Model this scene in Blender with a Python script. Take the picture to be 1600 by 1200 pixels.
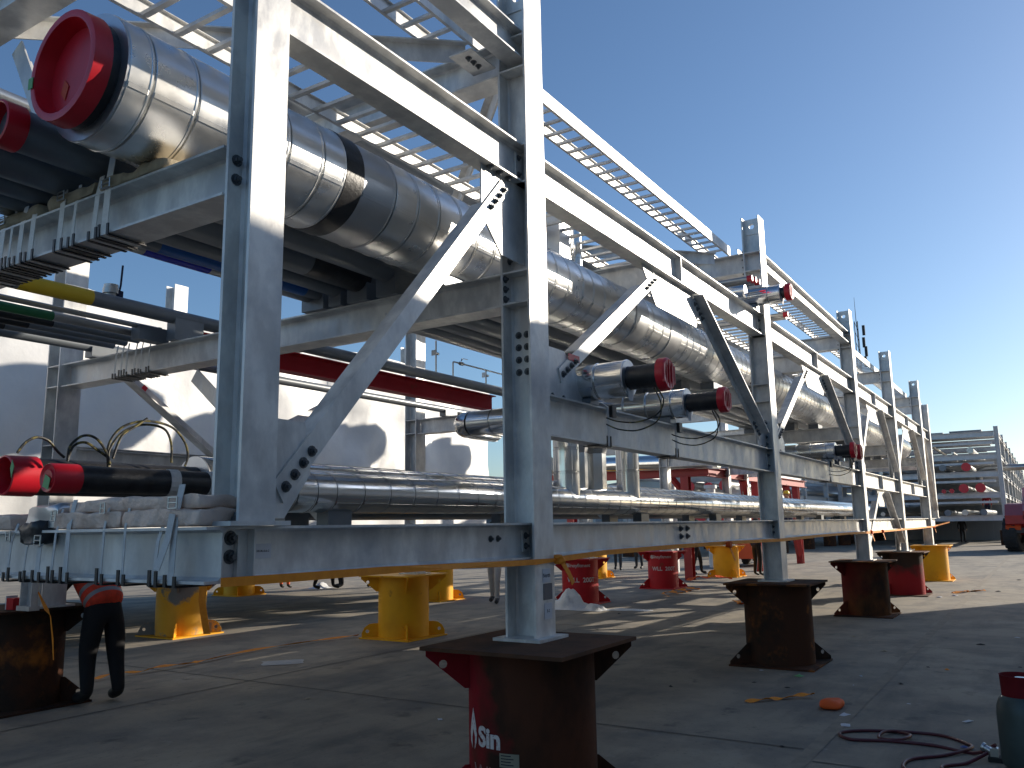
import bpy, bmesh, math, random
from math import sin, cos, pi, radians, sqrt, atan2, hypot
from mathutils import Vector, Matrix, noise
from mathutils.geometry import tessellate_polygon
random.seed(7)
V = Vector
scene = bpy.context.scene
C = scene.collection
for o in list(bpy.data.objects): bpy.data.objects.remove(o)

# ------------------------------------------------------------------ camera, sky, sun, exposure
SUN_AZ, SUN_EL = radians(-31), radians(16.5)
cam_d = bpy.data.cameras.new('camera'); cam = bpy.data.objects.new('camera', cam_d); C.objects.link(cam)
cam_d.sensor_width = 36; cam_d.lens = 36 * 1305.49 / 1600; cam_d.clip_end = 3000; cam_d.clip_start = 0.05
cF = V((0.83377663, 0.52610519, 0.16742121)); cR = V((0.53594082, -0.84409304, -0.01656423)); cU = V((-0.13260456, -0.10353873, 0.9857463))
cam.matrix_world = Matrix(((cR.x, cU.x, -cF.x, 0.0), (cR.y, cU.y, -cF.y, -2.7452), (cR.z, cU.z, -cF.z, 1.65), (0, 0, 0, 1)))
scene.camera = cam
world = bpy.data.worlds.new('World'); scene.world = world; world.use_nodes = True
wn = world.node_tree; wn.nodes.clear()
sky = wn.nodes.new('ShaderNodeTexSky'); sky.sky_type = 'NISHITA'; sky.sun_disc = False
sky.sun_elevation = SUN_EL; sky.sun_rotation = radians(90) - SUN_AZ
sky.altitude = 0; sky.air_density = 1.0; sky.dust_density = 0.7; sky.ozone_density = 4.2
bg = wn.nodes.new('ShaderNodeBackground'); bg.inputs['Strength'].default_value = 0.077
wo = wn.nodes.new('ShaderNodeOutputWorld')
wn.links.new(sky.outputs[0], bg.inputs[0]); wn.links.new(bg.outputs[0], wo.inputs[0])
sun_d = bpy.data.lights.new('sun', 'SUN'); sun_d.energy = 3.6; sun_d.angle = radians(0.53); sun_d.color = (1.0, 0.90, 0.76)
sun = bpy.data.objects.new('sun', sun_d); C.objects.link(sun)
S = V((cos(SUN_EL) * cos(SUN_AZ), cos(SUN_EL) * sin(SUN_AZ), sin(SUN_EL)))
sun.rotation_euler = S.to_track_quat('Z', 'Y').to_euler(); sun.location = S * 60
scene.view_settings.view_transform = 'Standard'; scene.view_settings.look = 'None'
scene.view_settings.exposure = 0.95; scene.view_settings.gamma = 1.0; scene.view_settings.use_curve_mapping = False
scene.cycles.max_bounces = 8; scene.cycles.glossy_bounces = 5; scene.cycles.diffuse_bounces = 4

# ------------------------------------------------------------------ materials
def mat(name, col, rough=.6, metal=0.0, col2=None, nscale=6.0, detail=6.0, bump=0.0, bscale=30.0, rough2=None, lo=.35, hi=.65, stretch=None, col3=None, n3=1.2, lo3=.55, hi3=.62, bdist=.01, spec=None):
    m = bpy.data.materials.new(name); m.use_nodes = True
    nt = m.node_tree; p = nt.nodes['Principled BSDF']
    p.inputs['Base Color'].default_value = (*col, 1); p.inputs['Roughness'].default_value = rough; p.inputs['Metallic'].default_value = metal
    if spec is not None: p.inputs['Specular IOR Level'].default_value = spec
    L = nt.links.new
    geo = nt.nodes.new('ShaderNodeNewGeometry'); src = geo.outputs['Position']
    if stretch:
        vm = nt.nodes.new('ShaderNodeVectorMath'); vm.operation = 'MULTIPLY'; vm.inputs[1].default_value = stretch
        L(src, vm.inputs[0]); src2 = vm.outputs[0]
    else: src2 = src
    def nz(scale, s=src2, det=detail):
        n = nt.nodes.new('ShaderNodeTexNoise'); n.inputs['Scale'].default_value = scale; n.inputs['Detail'].default_value = det; n.inputs['Roughness'].default_value = .6
        L(s, n.inputs['Vector']); return n.outputs['Fac']
    def ramp(f, a, b):
        r = nt.nodes.new('ShaderNodeMapRange'); r.inputs['From Min'].default_value = a; r.inputs['From Max'].default_value = b; L(f, r.inputs['Value']); return r.outputs[0]
    colsock = None
    if col2 is not None:
        mx = nt.nodes.new('ShaderNodeMix'); mx.data_type = 'RGBA'
        mx.inputs[6].default_value = (*col, 1); mx.inputs[7].default_value = (*col2, 1)
        f = ramp(nz(nscale), lo, hi); L(f, mx.inputs[0]); colsock = mx.outputs[2]
        if rough2 is not None:
            rr = nt.nodes.new('ShaderNodeMapRange'); rr.inputs['To Min'].default_value = rough; rr.inputs['To Max'].default_value = rough2
            L(f, rr.inputs['Value']); L(rr.outputs[0], p.inputs['Roughness'])
    if col3 is not None:
        m3 = nt.nodes.new('ShaderNodeMix'); m3.data_type = 'RGBA'; m3.inputs[7].default_value = (*col3, 1)
        if colsock: L(colsock, m3.inputs[6])
        else: m3.inputs[6].default_value = (*col, 1)
        L(ramp(nz(n3, src), lo3, hi3), m3.inputs[0]); colsock = m3.outputs[2]
    if colsock: L(colsock, p.inputs['Base Color'])
    if bump > 0:
        b = nt.nodes.new('ShaderNodeBump'); b.inputs['Strength'].default_value = bump; b.inputs['Distance'].default_value = bdist
        L(nz(bscale, src), b.inputs['Height']); L(b.outputs[0], p.inputs['Normal'])
    return m
M = {}
M['galv'] = mat('galvanised_steel', (.58, .57, .55), .36, .30, (.80, .79, .755), 7.0, 9, .12, 60, .55, .40, .60, (1, 1, .45), (.42, .435, .45), 2.1, .48, .70, .004)
M['galv_far'] = mat('galvanised_steel_dull', (.52, .53, .53), .5, .2, (.62, .62, .62), 3)
M['clad'] = mat('aluminium_cladding', (.78, .78, .77), .13, 1.0, (.70, .70, .68), 7, 4, .05, 4.0, .24, .3, .7, None, None, bdist=.010)
M['clad1'] = mat('brushed_aluminium_cladding', (.84, .84, .83), .25, 1.0, (.76, .76, .74), 6, 4, .05, 3.0, .36, .3, .7, None, None, bdist=.010)
M['clad2'] = mat('dull_aluminium_sheet', (.50, .51, .52), .34, .9, (.56, .56, .56), 4, 3, .06, 6, .42)
M['clad_end'] = mat('aluminium_end_disc', (.62, .63, .65), .32, .9, (.55, .55, .57), 8)
M['pipe'] = mat('grey_pipe_paint', (.15, .17, .19), .38, .25, (.19, .21, .23), 3)
M['steelpipe'] = mat('bright_steel_pipe', (.45, .45, .44), .3, .85, (.36, .36, .35), 5)
M['black'] = mat('black_wrap', (.012, .012, .013), .38, 0, (.03, .03, .032), 9, 4, .25, 40)
M['blackplastic'] = mat('black_plastic', (.015, .016, .018), .45)
M['red'] = mat('red_cap_plastic', (.64, .014, .030), .34, 0, (.54, .011, .022), 6)
M['redpaint'] = mat('red_paint', (.50, .013, .022), .5, 0, (.40, .012, .018), 3, 6, .1, 30, .65, .35, .7, None, (.16, .05, .022), 2.4, .62, .72, spec=.3)
M['redrust'] = mat('worn_red_paint', (.20, .012, .016), .62, 0, (.085, .022, .012), 1.7, 8, .2, 30, .8, .42, .60, (1, 1, .6), (.035, .018, .011), 2.1, .50, .66)
M['rust'] = mat('brown_rust', (.075, .032, .018), .85, 0, (.36, .12, .025), 3.4, 9, .35, 35, .9, .53, .66, (1, 1, .8), (.036, .024, .018), 1.7, .46, .60, spec=.15)
M['rustplate'] = mat('rusty_plate', (.13, .058, .030), .8, 0, (.075, .045, .03), 4, 9, .3, 40, .9, .4, .65, spec=.2)
M['yellow'] = mat('yellow_paint', (.90, .44, .012), .5, 0, (.80, .36, .012), 3, 7, .08, 30, .6, .4, .7, None, (.42, .16, .02), 3.2, .66, .73, spec=.3)
M['yellowgrey'] = mat('yellow_paint_scuffed', (.88, .43, .012), .5, 0, (.80, .36, .012), 3, 7, .08, 30, .6, .4, .7, None, (.20, .19, .17), 1.4, .47, .52)
M['concrete'] = None
def worn_drum(name, paint, rust, dark, side, off=0.0, soft=.16):
    # paint left on one side of a drum, worn down to rust elsewhere
    m = mat(name, rust, .8, 0, dark, 2.2, 9, .3, 30, .9, .40, .62, (1, 1, .6), spec=.15)
    nt = m.node_tree; p = nt.nodes['Principled BSDF']; L = nt.links.new
    tc = nt.nodes.new('ShaderNodeTexCoord'); d = nt.nodes.new('ShaderNodeVectorMath'); d.operation = 'DOT_PRODUCT'; d.inputs[1].default_value = side
    L(tc.outputs['Object'], d.inputs[0])
    n = nt.nodes.new('ShaderNodeTexNoise'); n.inputs['Scale'].default_value = 3.0; n.inputs['Detail'].default_value = 9; L(tc.outputs['Object'], n.inputs['Vector'])
    a = nt.nodes.new('ShaderNodeMath'); a.operation = 'MULTIPLY_ADD'; a.inputs[1].default_value = .75; L(n.outputs['Fac'], a.inputs[0]); L(d.outputs['Value'], a.inputs[2])
    r = nt.nodes.new('ShaderNodeMapRange'); r.inputs[1].default_value = .375 + off - soft; r.inputs[2].default_value = .375 + off + soft; L(a.outputs[0], r.inputs[0])
    mx = nt.nodes.new('ShaderNodeMix'); mx.data_type = 'RGBA'; L(r.outputs[0], mx.inputs[0]); mx.inputs[7].default_value = (*paint, 1)
    src = p.inputs['Base Color'].links[0].from_socket; L(src, mx.inputs[6]); L(mx.outputs[2], p.inputs['Base Color'])
    return m
M['drumB'] = worn_drum('red_drum_worn_brown', (.24, .012, .018), (.085, .032, .017), (.030, .018, .013), (-.35, .94, 0), .20, .09)
M['drumD'] = worn_drum('red_drum_rusted', (.14, .014, .014), (.16, .06, .02), (.035, .022, .016), (-.2, .9, .5), .40, .25)
M['drumE'] = worn_drum('red_drum_dark_top', (.30, .020, .024), (.06, .035, .026), (.035, .030, .027), (0, .15, -.98), -.55, .12)
M['tarp'] = mat('white_tarpaulin', (.80, .795, .77), .40, 0, (.72, .72, .715), 1.5, 5, .15, 1.8, .5, bdist=.08)
M['sheet'] = mat('white_plastic_sheet', (.74, .74, .72), .35, 0, (.62, .62, .60), 6, 4, .3, 14, bdist=.03)
M['pad'] = mat('padding_wrap', (.80, .60, .48), .36, 0, (.64, .46, .36), 7, 6, .5, 16, bdist=.03)
M['foam'] = mat('beige_foam', (.42, .35, .24), .9, 0, (.30, .25, .17), 12, 6, .5, 30)
M['strap'] = mat('white_webbing', (.82, .80, .75), .7, 0, (.70, .68, .63), 30)
M['strapg'] = mat('grey_webbing', (.66, .65, .63), .7, 0, (.56, .55, .53), 30)
M['orange'] = mat('orange_webbing', (.92, .33, .035), .6, 0, (.82, .27, .03), 20, spec=.2)
M['orangered'] = mat('orange_red_webbing', (.78, .12, .025), .6, spec=.2)
M['bolt'] = mat('dark_bolt', (.10, .11, .12), .45, .6)
M['chrome'] = mat('steel_buckle', (.5, .5, .5), .3, .9)
M['paper'] = mat('paper', (.62, .63, .66), .8)
M['ink'] = mat('ink', (.03, .03, .035), .8)
M['whitepaint'] = mat('white_lettering', (.62, .58, .56), .7, 0, (.40, .20, .19), 40, 6, lo=.52, hi=.66)
M['faintpaint'] = mat('worn_lettering', (.34, .25, .24), .8, 0, (.20, .04, .04), 30, 6, lo=.45, hi=.6)
M['plate'] = mat('data_plate', (.26, .25, .19), .5, .3)
M['green'] = mat('green_tape', (.16, .42, .16), .6)
M['greenpaint'] = mat('green_band', (.02, .16, .06), .45)
M['bluepaint'] = mat('blue_band', (.01, .10, .36), .3)
M['deepblue'] = mat('deep_blue_band', (.012, .025, .45), .22)
M['yellowband'] = mat('yellow_band', (.58, .40, .015), .5)
M['rubber'] = mat('rubber', (.02, .02, .022), .85, 0, (.035, .033, .03), 12)
M['machine'] = mat('red_machine_paint', (.38, .02, .02), .42, 0, (.30, .018, .018), 4)
M['machineo'] = mat('orange_machine_paint', (.60, .085, .02), .45)
M['glass'] = mat('dark_glass', (.02, .03, .035), .08)
M['skin'] = mat('skin', (.38, .22, .15), .6)
M['clothblack'] = mat('black_cloth', (.010, .010, .012), .9)
M['clothdark'] = mat('dark_grey_cloth', (.035, .04, .045), .9)
M['clothkhaki'] = mat('pale_cloth', (.40, .38, .36), .9)
M['clothorange'] = mat('orange_cloth', (.65, .10, .02), .8)
M['clothred'] = mat('red_cloth', (.42, .02, .03), .8)
M['clothnavy'] = mat('navy_cloth', (.02, .03, .07), .9)
M['vest'] = mat('orange_vest', (.95, .07, .025), .75, 0, (.62, .05, .02), 14, 4, .3, 20, bdist=.02)
M['reflect'] = mat('grey_reflective_tape', (.30, .30, .30), .45, .2)
M['boot'] = mat('boot_leather', (.012, .011, .010), .6)
M['helmety'] = mat('yellow_helmet', (.70, .50, .03), .35)
M['hose'] = mat('dark_red_hose', (.085, .012, .02), .45)
M['bottle'] = mat('grey_green_bottle', (.055, .085, .085), .42, .1, (.04, .06, .06), 5)
M['bluescrap'] = mat('blue_scrap', (.02, .06, .25), .6)
M['wall'] = mat('pale_wall', (.55, .54, .50), .85, 0, (.48, .47, .44), .4)
M['roofg'] = mat('grey_roof', (.28, .29, .30), .7)
M['cable'] = mat('black_cable', (.02, .02, .018), .55, 0, (.16, .13, .03), 22, 3, lo=.52, hi=.56)
M['darkscrap'] = mat('dark_scrap', (.02, .02, .02), .8)

def concrete():
    m = bpy.data.materials.new('concrete_ground'); m.use_nodes = True
    nt = m.node_tree; p = nt.nodes['Principled BSDF']; L = nt.links.new
    geo = nt.nodes.new('ShaderNodeNewGeometry'); P = geo.outputs['Position']
    def nz(s, det=8, vec=P, ro=.62):
        n = nt.nodes.new('ShaderNodeTexNoise'); n.inputs['Scale'].default_value = s; n.inputs['Detail'].default_value = det; n.inputs['Roughness'].default_value = ro
        L(vec, n.inputs['Vector']); return n.outputs['Fac']
    def rng(f, a, b, c=0, d=1):
        r = nt.nodes.new('ShaderNodeMapRange'); r.inputs[1].default_value = a; r.inputs[2].default_value = b; r.inputs[3].default_value = c; r.inputs[4].default_value = d
        L(f, r.inputs[0]); return r.outputs[0]
    def mix(f, a, b):
        x = nt.nodes.new('ShaderNodeMix'); x.data_type = 'RGBA'; L(f, x.inputs[0])
        for i, v in ((6, a), (7, b)):
            if isinstance(v, tuple): x.inputs[i].default_value = (*v, 1)
            else: L(v, x.inputs[i])
        return x.outputs[2]
    vm = nt.nodes.new('ShaderNodeVectorMath'); vm.operation = 'MULTIPLY'; vm.inputs[1].default_value = (.35, 1.6, 1); L(P, vm.inputs[0])
    c = mix(rng(nz(.28), .32, .68), (.26, .225, .172), (.345, .298, .225))
    c = mix(rng(nz(1.3), .42, .66), c, (.17, .155, .132))
    c = mix(rng(nz(.9, 9, vm.outputs[0]), .53, .68, 0, .7), c, (.105, .098, .088))
    c = mix(rng(nz(2.7, 10), .60, .70, 0, .75), c, (.085, .078, .07))
    c = mix(rng(nz(.55, 6), .60, .72, 0, .6), c, (.40, .36, .29))
    c = mix(rng(nz(26, 4), .60, .70, 0, .65), c, (.12, .112, .10))
    c = mix(rng(nz(5.5, 7), .64, .74, 0, .5), c, (.40, .38, .345))
    L(c, p.inputs['Base Color']); p.inputs['Roughness'].default_value = .86
    b = nt.nodes.new('ShaderNodeBump'); b.inputs['Strength'].default_value = .35; b.inputs['Distance'].default_value = .01
    L(nz(22, 9), b.inputs['Height']); L(b.outputs[0], p.inputs['Normal'])
    return m
M['concrete'] = concrete()
M['joint'] = mat('joint_filler', (.29, .25, .19), .9, 0, (.20, .175, .14), 5)
M['groove'] = mat('dark_joint', (.12, .11, .095), .95)

# ------------------------------------------------------------------ mesh helpers
class MB:
    def __init__(s): s.v = []; s.f = []; s.m = []
    def add(s, vs, fs, mi=0):
        n = len(s.v); s.v += [tuple(v) for v in vs]; s.f += [tuple(i + n for i in f) for f in fs]; s.m += [mi] * len(fs); return s
    def box(s, x0, x1, y0, y1, z0, z1, mi=0):
        return s.add([(x0, y0, z0), (x1, y0, z0), (x1, y1, z0), (x0, y1, z0), (x0, y0, z1), (x1, y0, z1), (x1, y1, z1), (x0, y1, z1)],
                     [(0, 3, 2, 1), (4, 5, 6, 7), (0, 1, 5, 4), (1, 2, 6, 5), (2, 3, 7, 6), (3, 0, 4, 7)], mi)
    def prism(s, poly, vec, mi=0, holes=()):
        poly = [V(p) for p in poly]; vec = V(vec)
        loops = [poly] + [[V(p) for p in h] for h in holes]
        tri = tessellate_polygon(loops); flat = [p for l in loops for p in l]; n = len(flat)
        nrm = V((0, 0, 0))
        for i in range(len(poly)): nrm += poly[i].cross(poly[(i + 1) % len(poly)])
        flip = nrm.dot(vec) > 0
        fs = []
        for t in tri:
            a, b, c = t
            tn = (flat[b] - flat[a]).cross(flat[c] - flat[a])
            if tn.length < 1e-12: continue
            if tn.dot(vec) > 0: a, b, c = a, c, b
            fs.append((a, b, c)); fs.append((a + n, c + n, b + n))
        off = 0
        for li, l in enumerate(loops):
            k = len(l)
            ln = V((0, 0, 0))
            for i in range(k): ln += l[i].cross(l[(i + 1) % k])
            fl = (ln.dot(vec) > 0)
            if li > 0: fl = not fl
            for i in range(k):
                a, b = off + i, off + (i + 1) % k
                fs.append((a, b, b + n, a + n) if fl else (b, a, a + n, b + n))
            off += k
        return s.add(flat + [p + vec for p in flat], fs, mi)
    def frame(s, p0, p1, up=None):
        a = (V(p1) - V(p0)).normalized()
        if up is None: up = V((0, 0, 1)) if abs(a.z) < .95 else V((1, 0, 0))
        up = V(up); u = (up - a * up.dot(a)).normalized(); w = a.cross(u); return a, u, w
    def cyl(s, p0, p1, r0, r1=None, n=16, c0=True, c1=True, mi=0):
        if r1 is None: r1 = r0
        p0 = V(p0); p1 = V(p1); a, u, w = s.frame(p0, p1)
        vs = []
        for p, r in ((p0, r0), (p1, r1)):
            for i in range(n):
                t = 2 * pi * i / n; vs.append(p + u * (cos(t) * r) + w * (sin(t) * r))
        fs = [(i, (i + 1) % n, n + (i + 1) % n, n + i) for i in range(n)]
        if c0: fs.append(tuple(range(n - 1, -1, -1)))
        if c1: fs.append(tuple(range(n, 2 * n)))
        return s.add(vs, fs, mi)
    def lathe(s, prof, p0, axis, n=24, mi=0, up=None, close=False):
        # prof: list of (r, t) ; t along the axis from p0
        p0 = V(p0); axis = V(axis).normalized(); a, u, w = s.frame(p0, p0 + axis, up)
        vs = []
        for r, t in prof:
            for i in range(n):
                th = 2 * pi * i / n; vs.append(p0 + a * t + u * (cos(th) * r) + w * (sin(th) * r))
        fs = []
        for k in range(len(prof) - 1):
            for i in range(n):
                j = (i + 1) % n; fs.append((k * n + i, k * n + j, (k + 1) * n + j, (k + 1) * n + i))
        return s.add(vs, fs, mi)
    def tube(s, path, r, n=8, mi=0, caps=True):
        path = [V(p) for p in path]; k = len(path); vs = []; u = None
        for i, p in enumerate(path):
            d = (path[min(i + 1, k - 1)] - path[max(i - 1, 0)])
            a = d.normalized()
            if u is None:
                up = V((0, 0, 1)) if abs(a.z) < .9 else V((1, 0, 0)); u = (up - a * up.dot(a)).normalized()
            else: u = (u - a * u.dot(a)).normalized()
            w = a.cross(u); rr = r[i] if isinstance(r, (list, tuple)) else r
            for j in range(n):
                t = 2 * pi * j / n; vs.append(p + u * (cos(t) * rr) + w * (sin(t) * rr))
        fs = [(i * n + j, i * n + (j + 1) % n, (i + 1) * n + (j + 1) % n, (i + 1) * n + j) for i in range(k - 1) for j in range(n)]
        if caps: fs += [tuple(range(n - 1, -1, -1)), tuple(range((k - 1) * n, k * n))]
        return s.add(vs, fs, mi)
    def ibeam(s, p0, p1, h, b, tw, tf, web=(0, 0, 1), mi=0, fil=.012):
        # web = direction of the depth h
        p0 = V(p0); p1 = V(p1); a, u, w = s.frame(p0, p1, web)
        H, B, t = h / 2, b / 2, tw / 2; f = fil
        q = [(-B, -H), (B, -H), (B, -H + tf), (t + f, -H + tf), (t, -H + tf + f), (t, H - tf - f), (t + f, H - tf), (B, H - tf), (B, H), (-B, H), (-B, H - tf), (-t - f, H - tf), (-t, H - tf - f), (-t, -H + tf + f), (-t - f, -H + tf), (-B, -H + tf)]
        return s.prism([p0 + w * x + u * y for x, y in q], p1 - p0, mi)
    def strip(s, path, width, th=.003, mi=0):
        # flat webbing that follows path; width vector constant or list
        path = [V(p) for p in path]; k = len(path); vs = []
        for i, p in enumerate(path):
            wv = V(width[i]) if isinstance(width, list) else V(width)
            d = (path[min(i + 1, k - 1)] - path[max(i - 1, 0)]).normalized(); nn = wv.normalized().cross(d)
            if nn.length < 1e-4: nn = V((0, 0, 1))
            nn = nn.normalized() * th / 2
            vs += [p - wv / 2 - nn, p + wv / 2 - nn, p + wv / 2 + nn, p - wv / 2 + nn]
        fs = []
        for i in range(k - 1):
            for j in range(4): fs.append((i * 4 + j, i * 4 + (j + 1) % 4, (i + 1) * 4 + (j + 1) % 4, (i + 1) * 4 + j))
        fs += [(3, 2, 1, 0), tuple((k - 1) * 4 + j for j in range(4))]
        return s.add(vs, fs, mi)
    def mesh(s, name, mats, smooth=False, ang=35):
        me = bpy.data.meshes.new(name); me.from_pydata(s.v, [], s.f)
        for m in (mats if isinstance(mats, (list, tuple)) else [mats]): me.materials.append(m)
        me.polygons.foreach_set('material_index', s.m)
        bm = bmesh.new(); bm.from_mesh(me); bmesh.ops.recalc_face_normals(bm, faces=bm.faces); bm.to_mesh(me); bm.free()
        if smooth:
            me.polygons.foreach_set('use_smooth', [True] * len(me.polygons)); me.set_sharp_from_angle(angle=radians(ang))
        me.update(); return me
    def build(s, name, m, parent=None, smooth=False, ang=35):
        return link(name, s.mesh(name, m, smooth, ang), parent)

def link(name, me, parent=None, loc=None, rot=None, sc=None):
    o = bpy.data.objects.new(name, me); C.objects.link(o)
    if loc is not None: o.location = loc
    if rot is not None: o.rotation_euler = rot
    if sc is not None: o.scale = sc
    if parent is not None:
        o.parent = parent
        r = parent; off = V((0, 0, 0))
        if parent.get('_world'): o.matrix_parent_inverse = Matrix.Translation(-V(parent['_world']))
    return o
def thing(name, label, cat, loc=(0, 0, 0), group=None, world=True):
    # an Empty at the base of a thing; parts are written in scene coordinates when world is True
    o = bpy.data.objects.new(name, None); C.objects.link(o); o.location = loc; o.empty_display_size = .2
    if world: o['_world'] = tuple(loc)
    return tag(o, label, cat, group)
def tag(o, label=None, cat=None, group=None, kind=None):
    if label: o['label'] = label
    if cat: o['category'] = cat
    if group: o['group'] = group
    if kind: o['kind'] = kind
    return o
def copy_tree(o, parent=None):
    c = o.copy(); C.objects.link(c)
    if parent is not None: c.parent = parent
    for ch in list(o.children): copy_tree(ch, c)
    return c
def place(o, loc, rz=0, label=None, group=None):
    o.location = loc; o.rotation_euler = (0, 0, rz)
    if label: o['label'] = label
    if group: o['group'] = group
    return o
def circ(c, u, w, r, n=12): return [V(c) + V(u) * (cos(2 * pi * i / n) * r) + V(w) * (sin(2 * pi * i / n) * r) for i in range(n)]
def lumpy(x0, x1, y0, y1, z0, z1, nx, ny, nz_, amp, sc, seed=0, rnd=.25):
    # a soft padded block: subdivided box with rounded edges and uneven faces
    bm = bmesh.new(); cs = []
    idx = {}
    mb = MB(); vs = []; fs = []
    def vid(i, j, k):
        key = (i, j, k)
        if key not in idx:
            a, b, c = i / nx * 2 - 1, j / ny * 2 - 1, k / nz_ * 2 - 1
            ex, ey, ez = (1 - rnd * .5 * (b ** 4 + c ** 4) * .3), (1 - rnd * .5 * (a ** 6 + c ** 4) * .3), (1 - rnd * (a ** 8 + b ** 8) * .5)
            p = V(((x0 + x1) / 2 + a * ex * (x1 - x0) / 2, (y0 + y1) / 2 + b * ey * (y1 - y0) / 2, (z0 + z1) / 2 + c * ez * (z1 - z0) / 2))
            nv = noise.noise_vector(p * sc + V((seed, seed * 2, 0))) * amp
            if k == 0: nv.z = 0
            idx[key] = len(vs); vs.append(p + nv)
        return idx[key]
    for i in range(nx):
        for j in range(ny):
            fs.append((vid(i, j, 0), vid(i, j + 1, 0), vid(i + 1, j + 1, 0), vid(i + 1, j, 0))); fs.append((vid(i, j, nz_), vid(i + 1, j, nz_), vid(i + 1, j + 1, nz_), vid(i, j + 1, nz_)))
    for i in range(nx):
        for k in range(nz_):
            fs.append((vid(i, 0, k), vid(i + 1, 0, k), vid(i + 1, 0, k + 1), vid(i, 0, k + 1))); fs.append((vid(i, ny, k), vid(i, ny, k + 1), vid(i + 1, ny, k + 1), vid(i + 1, ny, k)))
    for j in range(ny):
        for k in range(nz_):
            fs.append((vid(0, j, k), vid(0, j, k + 1), vid(0, j + 1, k + 1), vid(0, j + 1, k))); fs.append((vid(nx, j, k), vid(nx, j + 1, k), vid(nx, j + 1, k + 1), vid(nx, j, k + 1)))
    bm.free()
    return mb.add(vs, fs)
def text_mesh(txt, size, mats, wrap=None, extrude=.0, bold=0.0):
    # flat lettering in the xz plane (x right, z up), centred; wrap = radius of the drum it is painted on
    cu = bpy.data.curves.new('lettering', 'FONT'); cu.body = txt; cu.size = size; cu.align_x = 'CENTER'; cu.align_y = 'CENTER'; cu.offset = bold; cu.extrude = extrude
    o = bpy.data.objects.new('tmp', cu); C.objects.link(o)
    dg = bpy.context.evaluated_depsgraph_get(); me = bpy.data.meshes.new_from_object(o.evaluated_get(dg))
    bpy.data.objects.remove(o); bpy.data.curves.remove(cu)
    if wrap:
        bm = bmesh.new(); bm.from_mesh(me); bmesh.ops.subdivide_edges(bm, edges=[e for e in bm.edges if e.calc_length() > .06], cuts=2); bm.to_mesh(me); bm.free()
    for v in me.vertices:
        x, y = v.co.x, v.co.y
        if wrap: a = x / wrap; v.co = (wrap * sin(a), -wrap * cos(a), y)
        else: v.co = (x, 0, y)
    me.materials.clear(); me.materials.append(mats); me.update()
    return me

# ------------------------------------------------------------------ ground
g = MB(); R_ = 900
g.add([(-R_, -R_, 0), (R_, -R_, 0), (R_, R_, 0), (-R_, R_, 0)], [(0, 1, 2, 3)])
tag(g.build('ground', M['concrete']), kind='structure')
def ground_strip(name, x0, x1, y0, y1, m, z=.004):
    b = MB(); b.add([(x0, y0, z), (x1, y0, z), (x1, y1, z), (x0, y1, z)], [(0, 1, 2, 3)])
    return tag(b.build(name, m), kind='structure')
ground_strip('ground_joint', 4, 160, -1.17, -1.06, M['joint'])
for yy in (-7.2, 11.2, 17.4): ground_strip('ground_joint', 0, 160, yy, yy + .1, M['joint'])
for xx in (6.3, 12.4, 22.1, 28.3, 34.5, 40.7, 46.9): 
    ground_strip('ground_joint', xx, xx + .018, -8, -1.18, M['groove']); ground_strip('ground_joint', xx + .3, xx + .318, -1.05, 11.1, M['groove'])
ground_strip('ground_joint', 2, 60, 4.93, 4.95, M['groove'])

# ------------------------------------------------------------------ pipe rack module (steel frame)
XA, WA, DA = 2.2788, .1885, .1723
W_, D_ = .2404, .2255
XC = dict(B=4.5851, C=10.3111, D=16.1175, E=20.7279, F=25.7552)
XG = 27.6655
ZB, ZT = .9596, 5.5224
Z0B, Z0T, Z2B, Z2T, Z3B, Z3T, Z4B, Z4T = 1.443, 1.6676, 2.2455, 2.5325, 3.9532, 4.2338, 4.8822, 5.0988
ZMB, ZMT, ZUB, ZUT = 3.11, 3.345, 4.80, 5.06
YBK = 5.573                      # front face of the rear columns
yc = D_ / 2
G = M['galv']
rack = thing('pipe_rack_module', 'long galvanised steel pipe rack frame raised on coloured stands', 'pipe rack', (XA, 0, Z0B))
bolt_me = MB().cyl((0, 0, 0), (0, -.016, 0), .019, .017, 6).cyl((0, .0, 0), (0, -.004, 0), .026, .026, 12).cyl((0, -.016, 0), (0, -.028, 0), .011, .010, 8).mesh('bolt', M['bolt'])
def bolt(parent, p, d=(0, -1, 0), s=1.0):
    o = link('bolt', bolt_me, parent, p)
    o.rotation_euler = V((0, -1, 0)).rotation_difference(V(d)).to_euler(); o.scale = (s, s, s)
    return o
stiff_me = {}
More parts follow.
